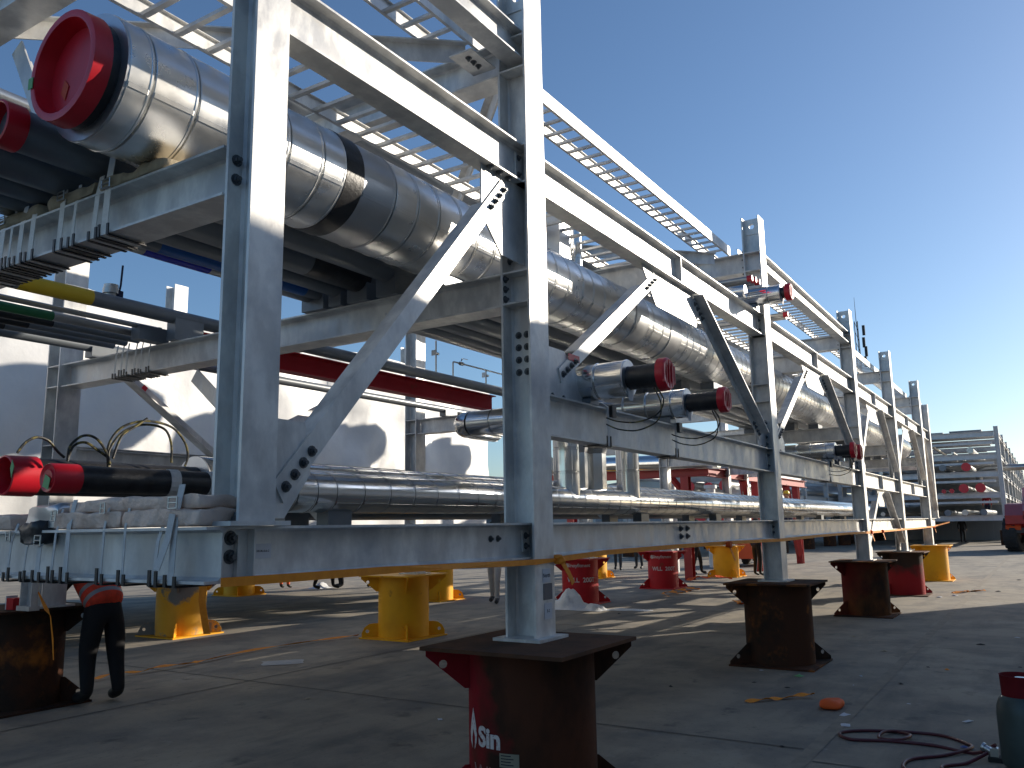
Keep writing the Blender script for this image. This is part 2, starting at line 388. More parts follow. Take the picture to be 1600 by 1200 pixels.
def column(x, y0, w, d, z0, z1, lug=True, base=True, stiff=(), detail=True, inner=1):
    b = MB().ibeam((x + w / 2, y0 + d / 2, z0), (x + w / 2, y0 + d / 2, z1 - (.21 if lug else 0)), d, w, .011, .016, (0, 1, 0))
    col = b.build('column', G, rack)
    for z in stiff:
        for sx in (-1, 1):
            a, c = (x + .004, x + w / 2 - .0056) if sx < 0 else (x + w / 2 + .0056, x + w - .004)
            MB().box(a, c, y0 + .0162, y0 + d - .0162, z - .006, z + .006).build('stiffener', G, col)
    if base: MB().box(x - .06, x + w + .06, y0 - .06, y0 + d + .06, z0 - .018, z0).build('base_plate', G, col)
    if lug:
        xm = x + w / 2; zl = z1 - .21
        hole = [(xm - .0175, y0 + d * .53 + cos(k) * .034, z1 - .105 + sin(k) * .034) for k in [i * 2 * pi / 16 for i in range(16)]]
        MB().prism([(xm - .0175, y0 + .0162, zl), (xm - .0175, y0 + d - .0162, zl), (xm - .0175, y0 + d - .0162, z1 - .004), (xm - .0175, y0 + .0162, z1 - .004)], (.035, 0, 0), 0, [hole]).build('lug_plate', G, col)
        for yy in (y0, y0 + d - .016): MB().box(x, x + w, yy, yy + .016, zl, z1).build('flange_end', G, col)
    return col
cols = {}
for k, x in XC.items():
    st = [Z3B + .006, Z3T - .006, ZMB + .01, ZMT - .01, ZUB + .01, ZUT - .01]
    if k != 'B': st += [Z2B + .006, Z2T - .006]
    cols[k] = column(x, 0, W_, D_, ZB, ZT, stiff=st)
    cb = column(x, YBK, W_, D_, ZB, ZT if k != 'B' else 4.9, lug=False, stiff=[ZMB + .01, ZMT - .01, Z2T - .006, Z2B + .006])
colA = column(XA, 0, WA, DA, Z0T + .02, 5.6, lug=False, base=False)
MB().box(XA - .055, XA + WA + .07, -.02, DA + .05, Z0T + .001, Z0T + .02).build('base_plate', G, colA)
bolt(colA, (XA + .05, .07, Z0T + .02), (0, 0, 1), 1.3); bolt(colA, (XA + .05, .115, Z0T + .02), (0, 0, 1), 1.2)
colG = column(XG, 0, WA, DA, Z0T + .02, 5.05, lug=False, base=False)
MB().box(XG - .05, XG + WA + .05, -.02, DA + .05, Z0T + .001, Z0T + .02).build('base_plate', G, colG)
column(XA, YBK, WA, DA, Z0T + .02, 5.3, lug=False, base=False); column(XG, YBK, WA, DA, Z0T + .02, 5.05, lug=False, base=False)
# bolts that hold the transverse beams, on the web side of column B and A
for z in (ZMB + .05, ZMB + .12, ZMB + .19): bolt(cols['B'], (XC['B'] - .001 + .03, D_ - .0165, z), (0, -1, 0))
for z, dy in ((3.28, 0), (3.19, 0)): bolt(colA, (XA + .045, DA - .0165, z), (0, -1, 0), 1.05)
for i, z in enumerate((2.92, 2.835, 2.75, 2.665)):
    for yy in (.095, .16): bolt(cols['B'], (XC['B'] + W_ / 2 - .0056, yy, z), (-1, 0, 0), .95)

def beam(p0, p1, h, b, tw=.008, tf=.012, name='beam', web=(0, 0, 1)):
    return MB().ibeam(p0, p1, h, b, tw, tf, web).build(name, G, rack)
bl = .146
order = 'BCDEF'
def zc(a, b): return (a + b) / 2
fr = {}
# front longitudinals
xs0 = [XA - .02] + [XC[k] for k in order] + [XG + WA]
def seg(xa, xb, z0, z1, y=yc, b=bl, tf=.012):
    return beam((xa, y, zc(z0, z1)), (xb, y, zc(z0, z1)), z1 - z0, b, tf=tf)
gap = W_ / 2 - .007
ends = {k: (XC[k] + W_ / 2 - .008, XC[k] + W_ / 2 + .008) for k in order}
def run(names, z0, z1, y=yc):
    out = []
    for a, b in zip(names[:-1], names[1:]):
        xa = ends[a][1] if a in ends else {'A': XA + WA - .03 if z0 > 2 else XA - .03}[a]
        xb = ends[b][0] if b in ends else XG + WA / 2
        out.append(seg(xa, xb, z0, z1, y)); 
    return out
bot = run(['A'] + list(order) + ['G'], Z0B, Z0T)
l2 = run(list(order), Z2B, Z2T)
l3 = run(['A'] + list(order) + ['G'], Z3B, Z3T)
l4 = run(['A', 'B'], Z4B, Z4T) + run(['C', 'D'], Z4B, Z4T)
bback = run(['A'] + list(order) + ['G'], Z0B, Z0T, YBK + yc)
run(list('BCDEF'), Z2B, Z2T, YBK + yc)
seg(XC['C'] - 5.6, XC['C'] - .02, Z2B + .02, Z2T - .02, 5.685)
# end plates and shear plates with bolts where the longitudinals meet the columns
for k in order:
    for (z0, z1) in ((Z0B, Z0T), (Z2B, Z2T), (Z3B, Z3T)):
        if k == 'B' and z0 == Z2B: continue
        pl = MB().box(XC[k] + .012, XC[k] + W_ / 2 - .03, yc - .0185, yc - .0065, z0 + .045, z1 - .045).build('shear_plate', G, cols[k])
        if k in 'BC':
            for zz in (z0 + .08, z1 - .08): bolt(pl, (XC[k] + .045, yc - .0185, zz), (0, -1, 0), .85)
for xx in (4.25, 4.33): bolt(bot[0], (xx, yc - .004, 1.575), (0, -1, 0), .8)
for xx in (7.36, 7.52):
    for zz in (1.60, 1.53): bolt(bot[1], (xx, yc - .004, zz), (0, -1, 0), 1.1)
# mid-bay web stiffeners on the upper and middle longitudinals
for bm_, (a, b), z0, z1 in ((l3[1], 'BC', Z3B, Z3T), (l3[2], 'CD', Z3B, Z3T), (l3[3], 'DE', Z3B, Z3T), (l3[4], 'EF', Z3B, Z3T), (l2[2], 'DE', Z2B, Z2T), (l2[3], 'EF', Z2B, Z2T)):
    xm = (XC[a] + XC[b] + W_) / 2
    for sg in (-1, 1):
        MB().box(xm - .006, xm + .006, *((yc - bl / 2 + .003, yc - .0045) if sg < 0 else (yc + .0045, yc + bl / 2 - .003)), z0 + .0125, z1 - .0125).build('stiffener', G, bm_)
for xx in (XC['B'] + .36,): pass
# transverse beams
rows = {'A': XA + WA / 2, **{k: XC[k] + W_ / 2 for k in order}, 'G': XG + WA / 2}
tr = {}
for k, x in rows.items():
    d = DA if k in 'AG' else D_
    y0, y1 = d + .012, YBK - .012
    tr[k, 'mid'] = beam((x, y0, zc(ZMB, ZMT)), (x, y1, zc(ZMB, ZMT)), ZMT - ZMB, .2)
    tr[k, 'up'] = beam((x, y0, zc(ZUB, ZUT)), (x, y1, zc(ZUB, ZUT)), ZUT - ZUB, .2)
    for (z0, z1) in ((ZMB, ZMT), (ZUB, ZUT)):
        pl = MB().box(x - .085, x + .085, d + .0002, d + .0119, z0 - .05, z1 + .05).build('end_plate', G, tr[k, 'mid' if z0 == ZMB else 'up'])
        for zz in (z0 - .01, z0 + .08, z1 - .08, z1 + .025): bolt(pl, (x - .06, d + .012, zz), (0, 1, 0), .8)
    if k == 'A':
        tr[k, 'bot'] = beam((2.235, .035, zc(Z0B, Z0T)), (2.235, YBK + .2, zc(Z0B, Z0T)), Z0T - Z0B - .003, .16)
        pl = MB().box(2.2395, 2.43, .085, .097, Z0B + .014, Z0T - .014).build('end_plate', G, tr[k, 'bot'])
        for zz in (1.62, 1.545): bolt(pl, (2.31, .085, zz), (0, -1, 0), 1.15)
        MB().box(2.398, 2.406, .041, .084, Z0B + .014, Z0T - .014).build('stiffener', G, bot[0])
        MB().box(2.330, 2.335, .06, .084, Z0B + .014, Z0T - .035).build('stiffener', G, bot[0])
        for zz in (1.615, 1.54): bolt(bot[0], (2.425, .107, zz), (0, -1, 0), .95)
    else: tr[k, 'bot'] = beam((x, y0, zc(Z0B, Z0T)), (x, y1, zc(Z0B, Z0T)), Z0T - Z0B, .15)
for a, b in ('BC', 'CD', 'DE', 'EF'):
    xm = (XC[a] + XC[b] + W_) / 2
    tb = beam((xm, yc + .012, zc(Z3B, Z3T) - .001), (xm, YBK, zc(Z3B, Z3T) - .001), Z3T - Z3B, .17)
    beam((xm, D_ + .3, zc(Z0B, Z0T)), (xm, YBK, zc(Z0B, Z0T)), Z0T - Z0B, .15)
# pale disc on the web, painted as light through a drilled hole
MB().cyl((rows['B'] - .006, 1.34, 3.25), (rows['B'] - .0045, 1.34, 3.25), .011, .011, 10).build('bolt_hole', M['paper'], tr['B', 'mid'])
# plan bracing under the top level
def plan_brace(p0, p1, h=.13):
    a = (V(p1) - V(p0)).normalized(); w = V((-a.y, a.x, 0)); p0, p1 = V(p0), V(p1)
    b = MB()
    b.prism([p0 + w * -.06, p0 + w * .06, p0 + w * .06 + V((0, 0, .01)), p0 + w * -.06 + V((0, 0, .01))], p1 - p0)
    b.prism([p0 + w * -.005 - V((0, 0, .0)), p0 + w * .005, p0 + w * .005 - V((0, 0, h)), p0 + w * -.005 - V((0, 0, h))], p1 - p0)
    return b.build('plan_brace', G, rack)
plan_brace((4.44, .40, 5.0), (2.50, 2.72, 5.0)); plan_brace((4.9, .40, 5.0), (7.5, 2.9, 5.0)); plan_brace((10.0, .5, 5.0), (7.6, 2.9, 5.0))
# cleat plates where the plan brace meets column B
cl = MB().box(4.30, 4.60, .25, .44, 4.862, 4.872).build('cleat_plate', G, rack)
for xx in (4.38, 4.44, 4.50): bolt(cl, (xx, .33, 4.862), (0, 0, -1), .9)

# ---- gusset plates and diagonal braces in the front plane
YG0, YG1 = .100, .112
def gusset(poly, bolts=(), extra=()):
    gp = MB().prism([(x, YG0, z) for x, z in poly], (0, YG1 - YG0, 0)).build('gusset_plate', G, rack)
    for x, z in bolts: bolt(gp, (x, YG0 - .0105, z), (0, -1, 0), 1.0)
    return gp
def brace(p0, p1, leg=.105, rising=True, b0=True, b1=True, cut=.32, spots=4):
    # rolled angle: one leg flat against the gusset, the other leg square to it
    p0 = V((p0[0], 0, p0[1])); p1 = V((p1[0], 0, p1[1])); a = (p1 - p0).normalized(); n = V((-a.z, 0, a.x))   # n: to the upper left
    L = (p1 - p0).length; t = .011; yf = YG0 - t
    b = MB(); h = leg / 2
    q0, q1 = p0 - n * h, p0 + n * h
    c = .03
    b.prism([q0 + V((0, yf, 0)), p0 + a * 0 - n * h + a * L + V((0, yf, 0)), p0 + n * h + a * (L - c) + V((0, yf, 0)), q1 + a * c + V((0, yf, 0))], (0, t - .0005, 0))
    if rising:
        s = n * (h - t); e0, e1 = p0 + a * cut + s, p0 + a * (L - cut) + s
        b.prism([e0 + V((0, yf + t, 0)), e0 + n * t + V((0, yf + t, 0)), e0 + n * t + V((0, yf + leg, 0)), e0 + V((0, yf + leg, 0))], e1 - e0)
    else:
        s = n * (h - t) if a.z > 0 else n * (h - t)
        e0, e1 = p0 + s, p0 + a * L + s
        b.prism([e0 + V((0, yf, 0)), e0 + n * t + V((0, yf, 0)), e0 + n * t + V((0, yf - leg, 0)), e0 + V((0, yf - leg, 0))], e1 - e0)
    br = b.build('brace', G, rack)
    for side, on in ((0, b0), (1, b1)):
        if not on: continue
        for i in range(spots):
            d = .06 + i * .075; p = p0 + a * (d if side == 0 else L - d) - n * (.01 if rising else .01)
            bolt(br, (p.x, yf - .0005, p.z), (0, -1, 0), 1.0)
    return br
# bay A-B: from the foot of column A to the head of column B
brace((2.555, 1.80), (4.46, 3.90))
gusset([(XA + WA - .02, 1.70), (2.61, 1.70), (2.76, 1.90), (2.72, 2.135), (XA + WA - .02, 2.14)])
gA2 = gusset([(4.185, Z3B), (4.69, Z3B), (4.69, 3.40), (4.41, 3.40), (4.18, 3.62)])
for xx in (4.25, 4.36, 4.47):
    bolt(gA2, (xx, .075, Z3B), (0, 0, -1), 1.0)
for i in range(5): bolt(cols['B'], (XC['B'] + .085, D_ - .017, 3.44 + i * .1), (0, -1, 0), .9)
def chevron(a, b, z0, z1, low=False, det=True):
    xa, xb = XC[a] + W_ / 2, XC[b] + W_ / 2; xm = (xa + xb) / 2
    dz = z1 - z0
    la = (xa + .42, z0 + .16); lb = (xb - .36, z0 + .13)
    ta = (xm - .55, z1 - .06); tb_ = (xm + .40, z1 - .06)
    if low: la, lb, ta, tb_ = (xa + .35, z0 + .12), (xb - .35, z0 + .12), (xm - .28, z1 - .08), (xm + .28, z1 - .08)
    brace(la, ta, b0=det, b1=det, cut=.36); brace((tb_[0], tb_[1]), (lb[0], lb[1]), rising=False, b0=det, b1=det)
    gusset([(xm - .85 if not low else xm - .45, z1), (xm + .62 if not low else xm + .45, z1), (xm + .50 if not low else xm + .3, z1 - .33), (xm - .55 if not low else xm - .3, z1 - .33)])
    gusset([(xa + .006, z0), (xa + .78, z0), (xa + .80, z0 + .14), (xa + .52, z0 + .36), (xa + .006, z0 + .36)])
    gb = gusset([(xb - .006, z0), (xb - .42, z0), (xb - .44, z0 + .14), (xb - .26, z0 + .36), (xb - .006, z0 + .36)])
    if det:
        for i in range(4): bolt(gb, (xb - .07, YG0, z0 + .06 + i * .085), (0, -1, 0), .9)
        for i in range(3): bolt(l2[0], (xa + .12 + i * .16, .07, z0), (0, 0, 1), .8); bolt(l2[0], (xb - .1 - i * .14, .07, z0), (0, 0, 1), .8)
chevron('B', 'C', Z2T, Z3B); chevron('C', 'D', Z2T, Z3B); chevron('D', 'E', Z2T, Z3B, det=False); chevron('E', 'F', Z2T, Z3B, det=False)
chevron('D', 'E', ZB + .02, Z2B, low=True, det=False)
brace((XG - 1.7, Z3B - .05), (XG + .05, Z0T + .2), rising=False, b0=False, b1=False)
# red tape marks on the braces
def tape(x, z, s=.05): return MB().box(x - .085, x + .085, YG0 - .0145, YG0 - .0112, z - s / 2, z + s / 2).build('tape_mark', M['red'], rack)
# braces of the end and rear frames, seen between the pipes
def ybrace(x, y0, z0, y1, z1, leg=.13, m=None, tp=True):
    p0, p1 = V((x, y0, z0)), V((x, y1, z1)); a = (p1 - p0).normalized(); n = V((0, -a.z, a.y)); t = .011
    b = MB(); b.prism([p0 - n * leg / 2, p0 + n * leg / 2, p0 + n * leg / 2 + V((t, 0, 0)), p0 - n * leg / 2 + V((t, 0, 0))], p1 - p0)
    b.prism([p0 + n * (leg / 2 - t) + V((t, 0, 0)), p0 + n * leg / 2 + V((t, 0, 0)), p0 + n * leg / 2 + V((leg, 0, 0)), p0 + n * (leg / 2 - t) + V((leg, 0, 0))], p1 - p0)
    br = b.build('brace', G, rack)
    if tp:
        q = p0 + (p1 - p0) * .62
        MB().prism([q - n * (leg / 2 + .002) + V((-.002, 0, 0)), q + n * (leg / 2 + .002) + V((-.002, 0, 0)), q + n * (leg / 2 + .002) + V((-.002, 0, 0)) + a * .06, q - n * (leg / 2 + .002) + V((-.002, 0, 0)) + a * .06], (.001, 0, 0)).build('tape_mark', M['red'], br)
    return br
ybrace(rows['B'] - .03, 3.55, 3.02, 1.9, 1.72); ybrace(rows['B'] + .02, .6, 3.05, 1.6, 1.75, tp=False) if False else None
ybrace(rows['C'] - .03, 3.7, 3.02, 2.35, 1.75); ybrace(rows['C'] + .0, 4.55, 1.8, 5.4, 2.3, tp=False) if False else None
ybrace(rows['A'] + .10, 2.52, 4.72, 1.9, 3.72, .12, tp=False)
# rear plane brace behind bay A-B
def xbrace_rear(x0, z0, x1, z1, y):
    p0, p1 = V((x0, y, z0)), V((x1, y, z1)); a = (p1 - p0).normalized(); n = V((-a.z, 0, a.x)); t = .011; leg = .13
    b = MB(); b.prism([p0 - n * leg / 2, p0 + n * leg / 2, p0 + n * leg / 2 + V((0, t, 0)), p0 - n * leg / 2 + V((0, t, 0))], p1 - p0)
    b.prism([p0 - n * leg / 2, p0 - n * (leg / 2 - t), p0 - n * (leg / 2 - t) + V((0, -leg, 0)), p0 - n * leg / 2 + V((0, -leg, 0))], p1 - p0)
    br = b.build('brace', G, rack); q = p0 + (p1 - p0) * .35
    MB().prism([q - n * (leg / 2 + .003) + V((0, -.003, 0)), q + n * (leg / 2 + .003) + V((0, -.003, 0)), q + n * (leg / 2 + .003) + V((0, -.003, 0)) + a * .06, q - n * (leg / 2 + .003) + V((0, -.003, 0)) + a * .06], (0, .002, 0)).build('tape_mark', M['red'], br)
xbrace_rear(6.9, 2.62, 8.9, 3.60, YBK + .04)
xbrace_rear(4.95, 3.6, 6.6, 2.5, YBK + .04)
for (x, z) in ((5.35, 2.86),): tape(x, z)

# ------------------------------------------------------------------ pipes on the rack
def smooth(pts, k=7):
    P = [V(p) for p in pts]; out = []
    for i in range(len(P) - 1):
        p0, p1, p2, p3 = P[max(i - 1, 0)], P[i], P[i + 1], P[min(i + 2, len(P) - 1)]
        for j in range(k):
            s = j / k; out.append(.5 * ((2 * p1) + (p2 - p0) * s + (2 * p0 - 5 * p1 + 4 * p2 - p3) * s * s + (3 * p1 - p0 - 3 * p2 + p3) * s ** 3))
    out.append(P[-1]); return out
def red_cap(parent, p, d, r, depth=.10, open_=True, sticker=None):
    # plastic end cap: p = centre of its open face, d = direction into the pipe
    prof = [(.001, depth * .92), (r * .80, depth * .90), (r * .86, depth * .03), (r * .90, 0), (r * .99, .004), (r * 1.01, depth), (r * .93, depth)] if open_ else [(.001, .004), (r * .55, .002), (r * .62, .010), (r * .80, .006), (r * .93, .002), (r * .99, .012), (r * 1.01, depth), (r * .93, depth)]
    c = MB().lathe(prof, p, d, 36).build('end_cap', M['red'], parent, True, 40)
    return c
def bare(parent, y, z, r, x0, x1, m, name='pipe', n=28):
    return MB().cyl((x0, y, z), (x1, y, z), r, r, n).build(name, m, parent, True, 50)
def shoe(parent, x, y, zb, r, zt, w=None, l=.26):
    # saddle shoe: curved top plate on a box standing on the beam
    w = w or max(.06, r * .9)
    hgt = zt - zb
    b = MB(); prof = []
    for i in range(9):
        t = -1 + i / 4; yy = t * w; dz = r - sqrt(max(r * r - yy * yy, 1e-6)) if abs(yy) < r else r
        prof.append((yy, zt + dz + .001))
    poly = [(x - l / 2, y - w, zb)] + [(x - l / 2, y + a, b_) for a, b_ in prof] + [(x - l / 2, y + w, zb)]
    b.prism(poly, (l, 0, 0))
    return b.build('pipe_shoe', M['pipe'], parent)
row_x = [rows[k] for k in 'BCDEF']
def plain_pipe(name, label, y, z, r, x0, x1, m, bands=(), shoes=True, group=None, cap=None, n=24, rowsx=None):
    t = thing(name, label, 'pipe', (x0, y, z - r), group)
    p = bare(t, y, z, r, x0, x1, m, n=n)
    for (a, b, mm) in bands: MB().cyl((a, y, z), (b, y, z), r + .0015, r + .0015, n).build('colour_band', mm, t, True, 50)
    if shoes:
        for xx in (rowsx or row_x):
            if x0 < xx < x1: shoe(t, xx, y, ZMT, r, z - r, l=.30)
    return t
seg_cache = {}
def clad_mesh(r, L, m, n=40, seam=-28):
    key = (round(r, 4), round(L, 4), m.name, seam)
    if key in seg_cache: return seg_cache[key]
    b = MB().lathe([(r - .014, 0), (r - .014, .004), (r - .002, .006), (r, .010), (r, L - .020), (r + .0035, L - .017), (r + .0035, L - .008), (r, L - .006), (r - .014, L - .005), (r - .014, L)], (0, 0, 0), (1, 0, 0), n, 0, (0, 0, 1))
    a = radians(seam); c = V((0, -cos(a), sin(a))); tt = V((0, sin(a), cos(a)))
    q = c * (r + .0005)
    b.prism([V((.012, 0, 0)) + q - tt * .012, V((.012, 0, 0)) + q + tt * .012, V((.012, 0, 0)) + q * (1 + .004 / r) + tt * .010, V((.012, 0, 0)) + q * (1 + .004 / r) - tt * .012], (L - .034, 0, 0))
    me = b.mesh('cladding_sheet', m, True, 13); seg_cache[key] = me
    return me
def clad_run(parent, y, z, r, x0, lens, m, n=40, seam=-28, jit=2):
    x = x0
    for L in lens:
        o = link('cladding_sheet', clad_mesh(r, L, m, n, seam), parent, (x, y, z)); o.rotation_euler = (radians(random.uniform(-jit, jit)), 0, 0)
        x += L
    return x
def lens_to(x0, x1, base, pat=(1, 1, 1.1, .9, 1, 1.25, .85, 1)):
    out = []; x = x0; i = 0
    while x < x1 - .02:
        L = round(min(base * pat[i % len(pat)], x1 - x), 3)
        if x1 - x - L < base * .3: L = round(x1 - x, 3)
        out.append(L); x += L; i += 1
    return out
def disc(parent, p, d, r0, r1): return MB().lathe([(r0, .0), (r1, .0), (r1, .012), (r0, .012), (r0, 0)], p, d, 40).build('end_disc', M['clad_end'], parent, True, 30)

# P1: the big insulated line
y1, z1, r1 = .794, 3.728, .308
P1 = thing('insulated_pipe', 'largest silver clad pipe with open red end cap, running along the rack', 'pipe', (1.855, y1, z1 - r1))
cap = red_cap(P1, (1.855, y1, z1), (1, 0, 0), .262, .085)
MB().box(1.850, 1.853, y1 + .225, y1 + .262, z1 - .045, z1 + .010).build('green_tape', M['green'], cap)
sq = MB(); sq.prism([(1.930, y1 + .06, z1 - .05), (1.930, y1 + .085, z1 - .115), (1.930, y1 + .12, z1 - .07), (1.930, y1 + .095, z1 - .01)], (-.002, 0, 0)); sq.build('paper_mark', mat('orange_paper', (.62, .07, .02), .6), cap)
bare(P1, y1, z1, .252, 1.945, 2.05, M['black'], 'bare_pipe', 40)
disc(P1, (1.985, y1, z1), (1, 0, 0), .25, r1 - .003)
xx = clad_run(P1, y1, z1, r1, 1.99, [.13, .24, .30, .28, .25, .18], M['clad1'], 48, -22)
xb = xx + .0
xx = clad_run(P1, y1, z1, r1, xb, [.14], M['clad1'], 48, -22)
MB().cyl((xx - .145, y1, z1), (xx + .0, y1, z1), r1 + .006, r1 + .006, 48).build('black_tape', M['black'], P1, True)
xx = clad_run(P1, y1, z1, r1, xx, [.30], M['clad2'], 48, -22)
clad_run(P1, y1, z1, r1, xx, lens_to(xx, 27.2, .225), M['clad1'], 48, -22)
for x_ in row_x: shoe(P1, x_ + .05, y1, ZMT, r1, z1 - r1, .09, .34)
# dull repair sheets wrapped round P1
for x_, l_ in ((7.45, .30), (8.35, .32)): MB().lathe([(r1 + .004, 0), (r1 + .008, .002), (r1 + .008, l_), (r1 + .004, l_ + .002)], (x_, y1, z1), (1, 0, 0), 48).build('repair_sheet', M['clad2'], P1, True)
# two clad branches standing on top of P1
for x_, r_, zt in ((6.50, .062, 4.62), (6.70, .072, 4.50)):
    b_ = MB()
    k = z1 + .27
    b_.lathe([(r_, 0), (r_, .10), (r_ - .006, .102), (r_ - .006, .108), (r_, .11), (r_, zt - k - .1), (r_ - .006, zt - k - .098), (r_ - .006, zt - k - .09), (r_, zt - k - .088), (r_, zt - k), (.001, zt - k)], (x_, y1 - .03, k), (0, 0, 1), 24)
    b_.build('clad_branch', M['clad'], P1, True, 30)
MB().box(6.22, 6.40, y1 - .14, y1 + .10, z1 + .27, z1 + .66).build('clad_box', M['clad2'], P1)
# further end of P1
red_cap(P1, (27.42, y1, z1), (-1, 0, 0), .262, .15); bare(P1, y1, z1, .248, 27.2, 27.35, M['black'], 'bare_pipe', 32)

P2 = plain_pipe('grey_pipe', 'grey bare pipe with red cap, nearest beneath the largest clad pipe', 1.22, 3.553, .103, 1.86, 27.0, M['pipe'])
red_cap(P2, (1.80, 1.22, 3.553), (1, 0, 0), .112, .10)
plain_pipe('grey_pipe', 'dark grey bare pipe second behind the largest clad pipe', 1.506, 3.53, .11, 1.9, 27.1, M['pipe'], bands=((4.02, 4.6, M['black']),))
plain_pipe('grey_pipe', 'slim grey pipe between the dark pipe and the blue banded pipes', 1.735, 3.49, .07, 2.0, 27.0, M['pipe'])
plain_pipe('grey_pipe', 'slim grey pipe with a medium blue painted band', 1.916, 3.475, .055, 2.1, 26.8, M['pipe'], bands=((3.14, 4.4, M['bluepaint']),))
plain_pipe('grey_pipe', 'slim grey pipe with a deep blue painted band, lowest of the blue ones', 2.032, 3.47, .05, 2.0, 26.7, M['steelpipe'], bands=((3.115, 3.62, M['deepblue']),))
P10 = plain_pipe('grey_pipe', 'grey pipe with olive yellow band carrying small valves', 3.744, 3.563, .063, 2.0, 26.5, M['pipe'], bands=((3.2, 3.79, M['yellowband']),))
plain_pipe('steel_pipe', 'thin bright steel pipe with sunlit top and green end plug', 3.96, 3.473, .023, 2.0, 4.58, M['steelpipe'], cap=1, rowsx=[4.5])
MB().cyl((4.575, 3.96, 3.473), (4.60, 3.96, 3.473), .0255, .0255, 16).build('end_plug', mat('teal_plug', (.02, .25, .2), .5), P10, True)
for i, (yy, rr, bx, bm_) in enumerate(((4.10, .038, 3.68, 'greenpaint'), (4.32, .036, 3.80, 'blackplastic'), (4.52, .036, 3.70, 'blackplastic'), (4.72, .036, 3.60, 'blackplastic'), (5.02, .05, 0, None))):
    plain_pipe('steel_pipe', ['small grey pipe with a dark green band, end cut at the second frame', 'small grey pipe with a black band beside the green banded pipe', 'small grey pipe with a black band, middle of the three', 'small grey pipe with the shortest black band', 'small plain grey pipe at the rear edge of the rack'][i], yy, 3.40 + rr, rr, 2.0, 4.62 if i < 4 else 26.0, M['steelpipe'] if i == 0 else M['pipe'], bands=((2.0, bx, M[bm_]),) if bm_ else (), shoes=i > 2)
plain_pipe('grey_pipe', 'pipe with bright yellow band on the top level at far left', 4.04, ZUT + .075, .06, 2.4, 26, M['steelpipe'], bands=((4.25, 4.5, M['yellowband']), (4.86, 5.05, M['yellowband'])), shoes=False)
# covered trays and a pipe added above the line of sight to cast shade
for i, (ya, yb_, xa, xb_) in enumerate(((2.35, 3.15, 3.4, 18.5), (2.75, 3.25, 4.0, 12.0))):
    t = thing('cable_tray', ['covered cable tray at the height of the wide ladder, mid rack', 'covered cable tray on the top deck near the middle'][i], 'cable tray', (xa, ya, ZUT + .003)); zk = Z3T if i == 0 else ZUT
    MB().box(xa, xb_, ya, yb_, zk + .003, zk + .006).build('tray_floor', G, t)
    for y_ in (ya, yb_ - .003): MB().box(xa, xb_, y_, y_ + .003, zk + .0062, zk + .15).build('side_rail', G, t)
    n_ = int((xb_ - xa) / 1.5)
    for k in range(n_): MB().box(xa + k * 1.5 + .004, xa + k * 1.5 + 1.495, ya - .006, yb_ + .006, zk + .151, zk + .156).build('cover_plate', G, t)
for i, (y_, r_) in enumerate(((2.3, .10),)):
    plain_pipe('grey_pipe', 'upper deck pipe in front of the middle cable tray', y_, ZUT + .09 + r_, r_, 4.2, 25.5, M['pipe'], shoes=False)
# clad drums added out of sight on the rear top deck to shade the tarpaulin
for i, (xa, xb_, r_, y_) in enumerate(((9.4, 11.2, .36, 4.75), (12.3, 14.1, .52, 4.75), (15.5, 16.6, .36, 4.8), (18.3, 19.7, .46, 4.75), (21.7, 22.8, .36, 4.8))):
    t = thing('clad_drum', 'clad drum lying on the top deck, %s from the near end' % ['first', 'second', 'third', 'fourth', 'fifth'][i], 'drum', (xa, y_, ZUT))
    zc_ = ZUT + .10 + r_
    MB().lathe([(.001, -.14), (r_ * .55, -.11), (r_ * .9, -.04), (r_, 0), (r_, xb_ - xa), (r_ * .9, xb_ - xa + .04), (r_ * .55, xb_ - xa + .11), (.001, xb_ - xa + .14)], (xa, y_, zc_), (1, 0, 0), 32).build('shell', M['clad2'], t, True, 30)
    for q in (.2, .8): MB().box(xa + (xb_ - xa) * q - .06, xa + (xb_ - xa) * q + .06, y_ - r_ * .7, y_ + r_ * .7, ZUT + .001, ZUT + .12 + r_ * .3).build('saddle', M['galv'], t)
    MB().lathe([(.08, 0), (.08, .12), (.13, .121), (.13, .15), (.001, .151)], ((xa + xb_) / 2, y_, zc_ + r_ - .01), (0, 0, 1), 18).build('nozzle', M['clad2'], t, True)
# hand valves standing on the yellow banded pipe
def hand_valve(label, x, y, z, arm, tall):
    t = thing('hand_valve', label, 'valve', (x, y, z))
    MB().cyl((x, y, z), (x, y, z + tall), .011, .011, 10).build('riser', M['steelpipe'], t, True)
    if arm:
        MB().tube([(x, y, z + tall), (x + .02, y, z + tall + .012), (x + arm, y, z + tall + .012)], .011, 10).build('branch', M['steelpipe'], t, True)
        MB().lathe([(.012, 0), (.024, .01), (.026, .05), (.024, .09), (.012, .10)], (x + .14, y, z + tall + .012), (1, 0, 0), 12).build('valve_body', M['steelpipe'], t, True)
        MB().strip([(x + .19, y, z + tall + .05), (x + .21, y, z + tall + .085), (x + .33, y, z + tall + .09)], (0, .018, 0), .005).build('lever', M['steelpipe'], t)
    else:
        MB().cyl((x - .04, y, z + tall * .6), (x + .05, y, z + tall * .6), .018, .018, 10).build('valve_body', M['steelpipe'], t, True)
        MB().box(x - .05, x - .044, y - .035, y + .035, z + tall * .6 - .035, z + tall * .6 + .035).build('handle', M['steelpipe'], t)
    return t
hand_valve('small lever valve with long horizontal branch on the banded pipe', 8.82, 3.744, 3.62, 1.25, .19)
hand_valve('short tap with round handle beside the lever valve', 9.60, 3.744, 3.62, 0, .21)
hand_valve('upright slim valve standing before the rear column', 8.45, 3.744, 3.62, 0, .42)
hand_valve('tap hanging next to the second column, partly hidden by it', 10.55, 3.744, 3.62, 0, .25)
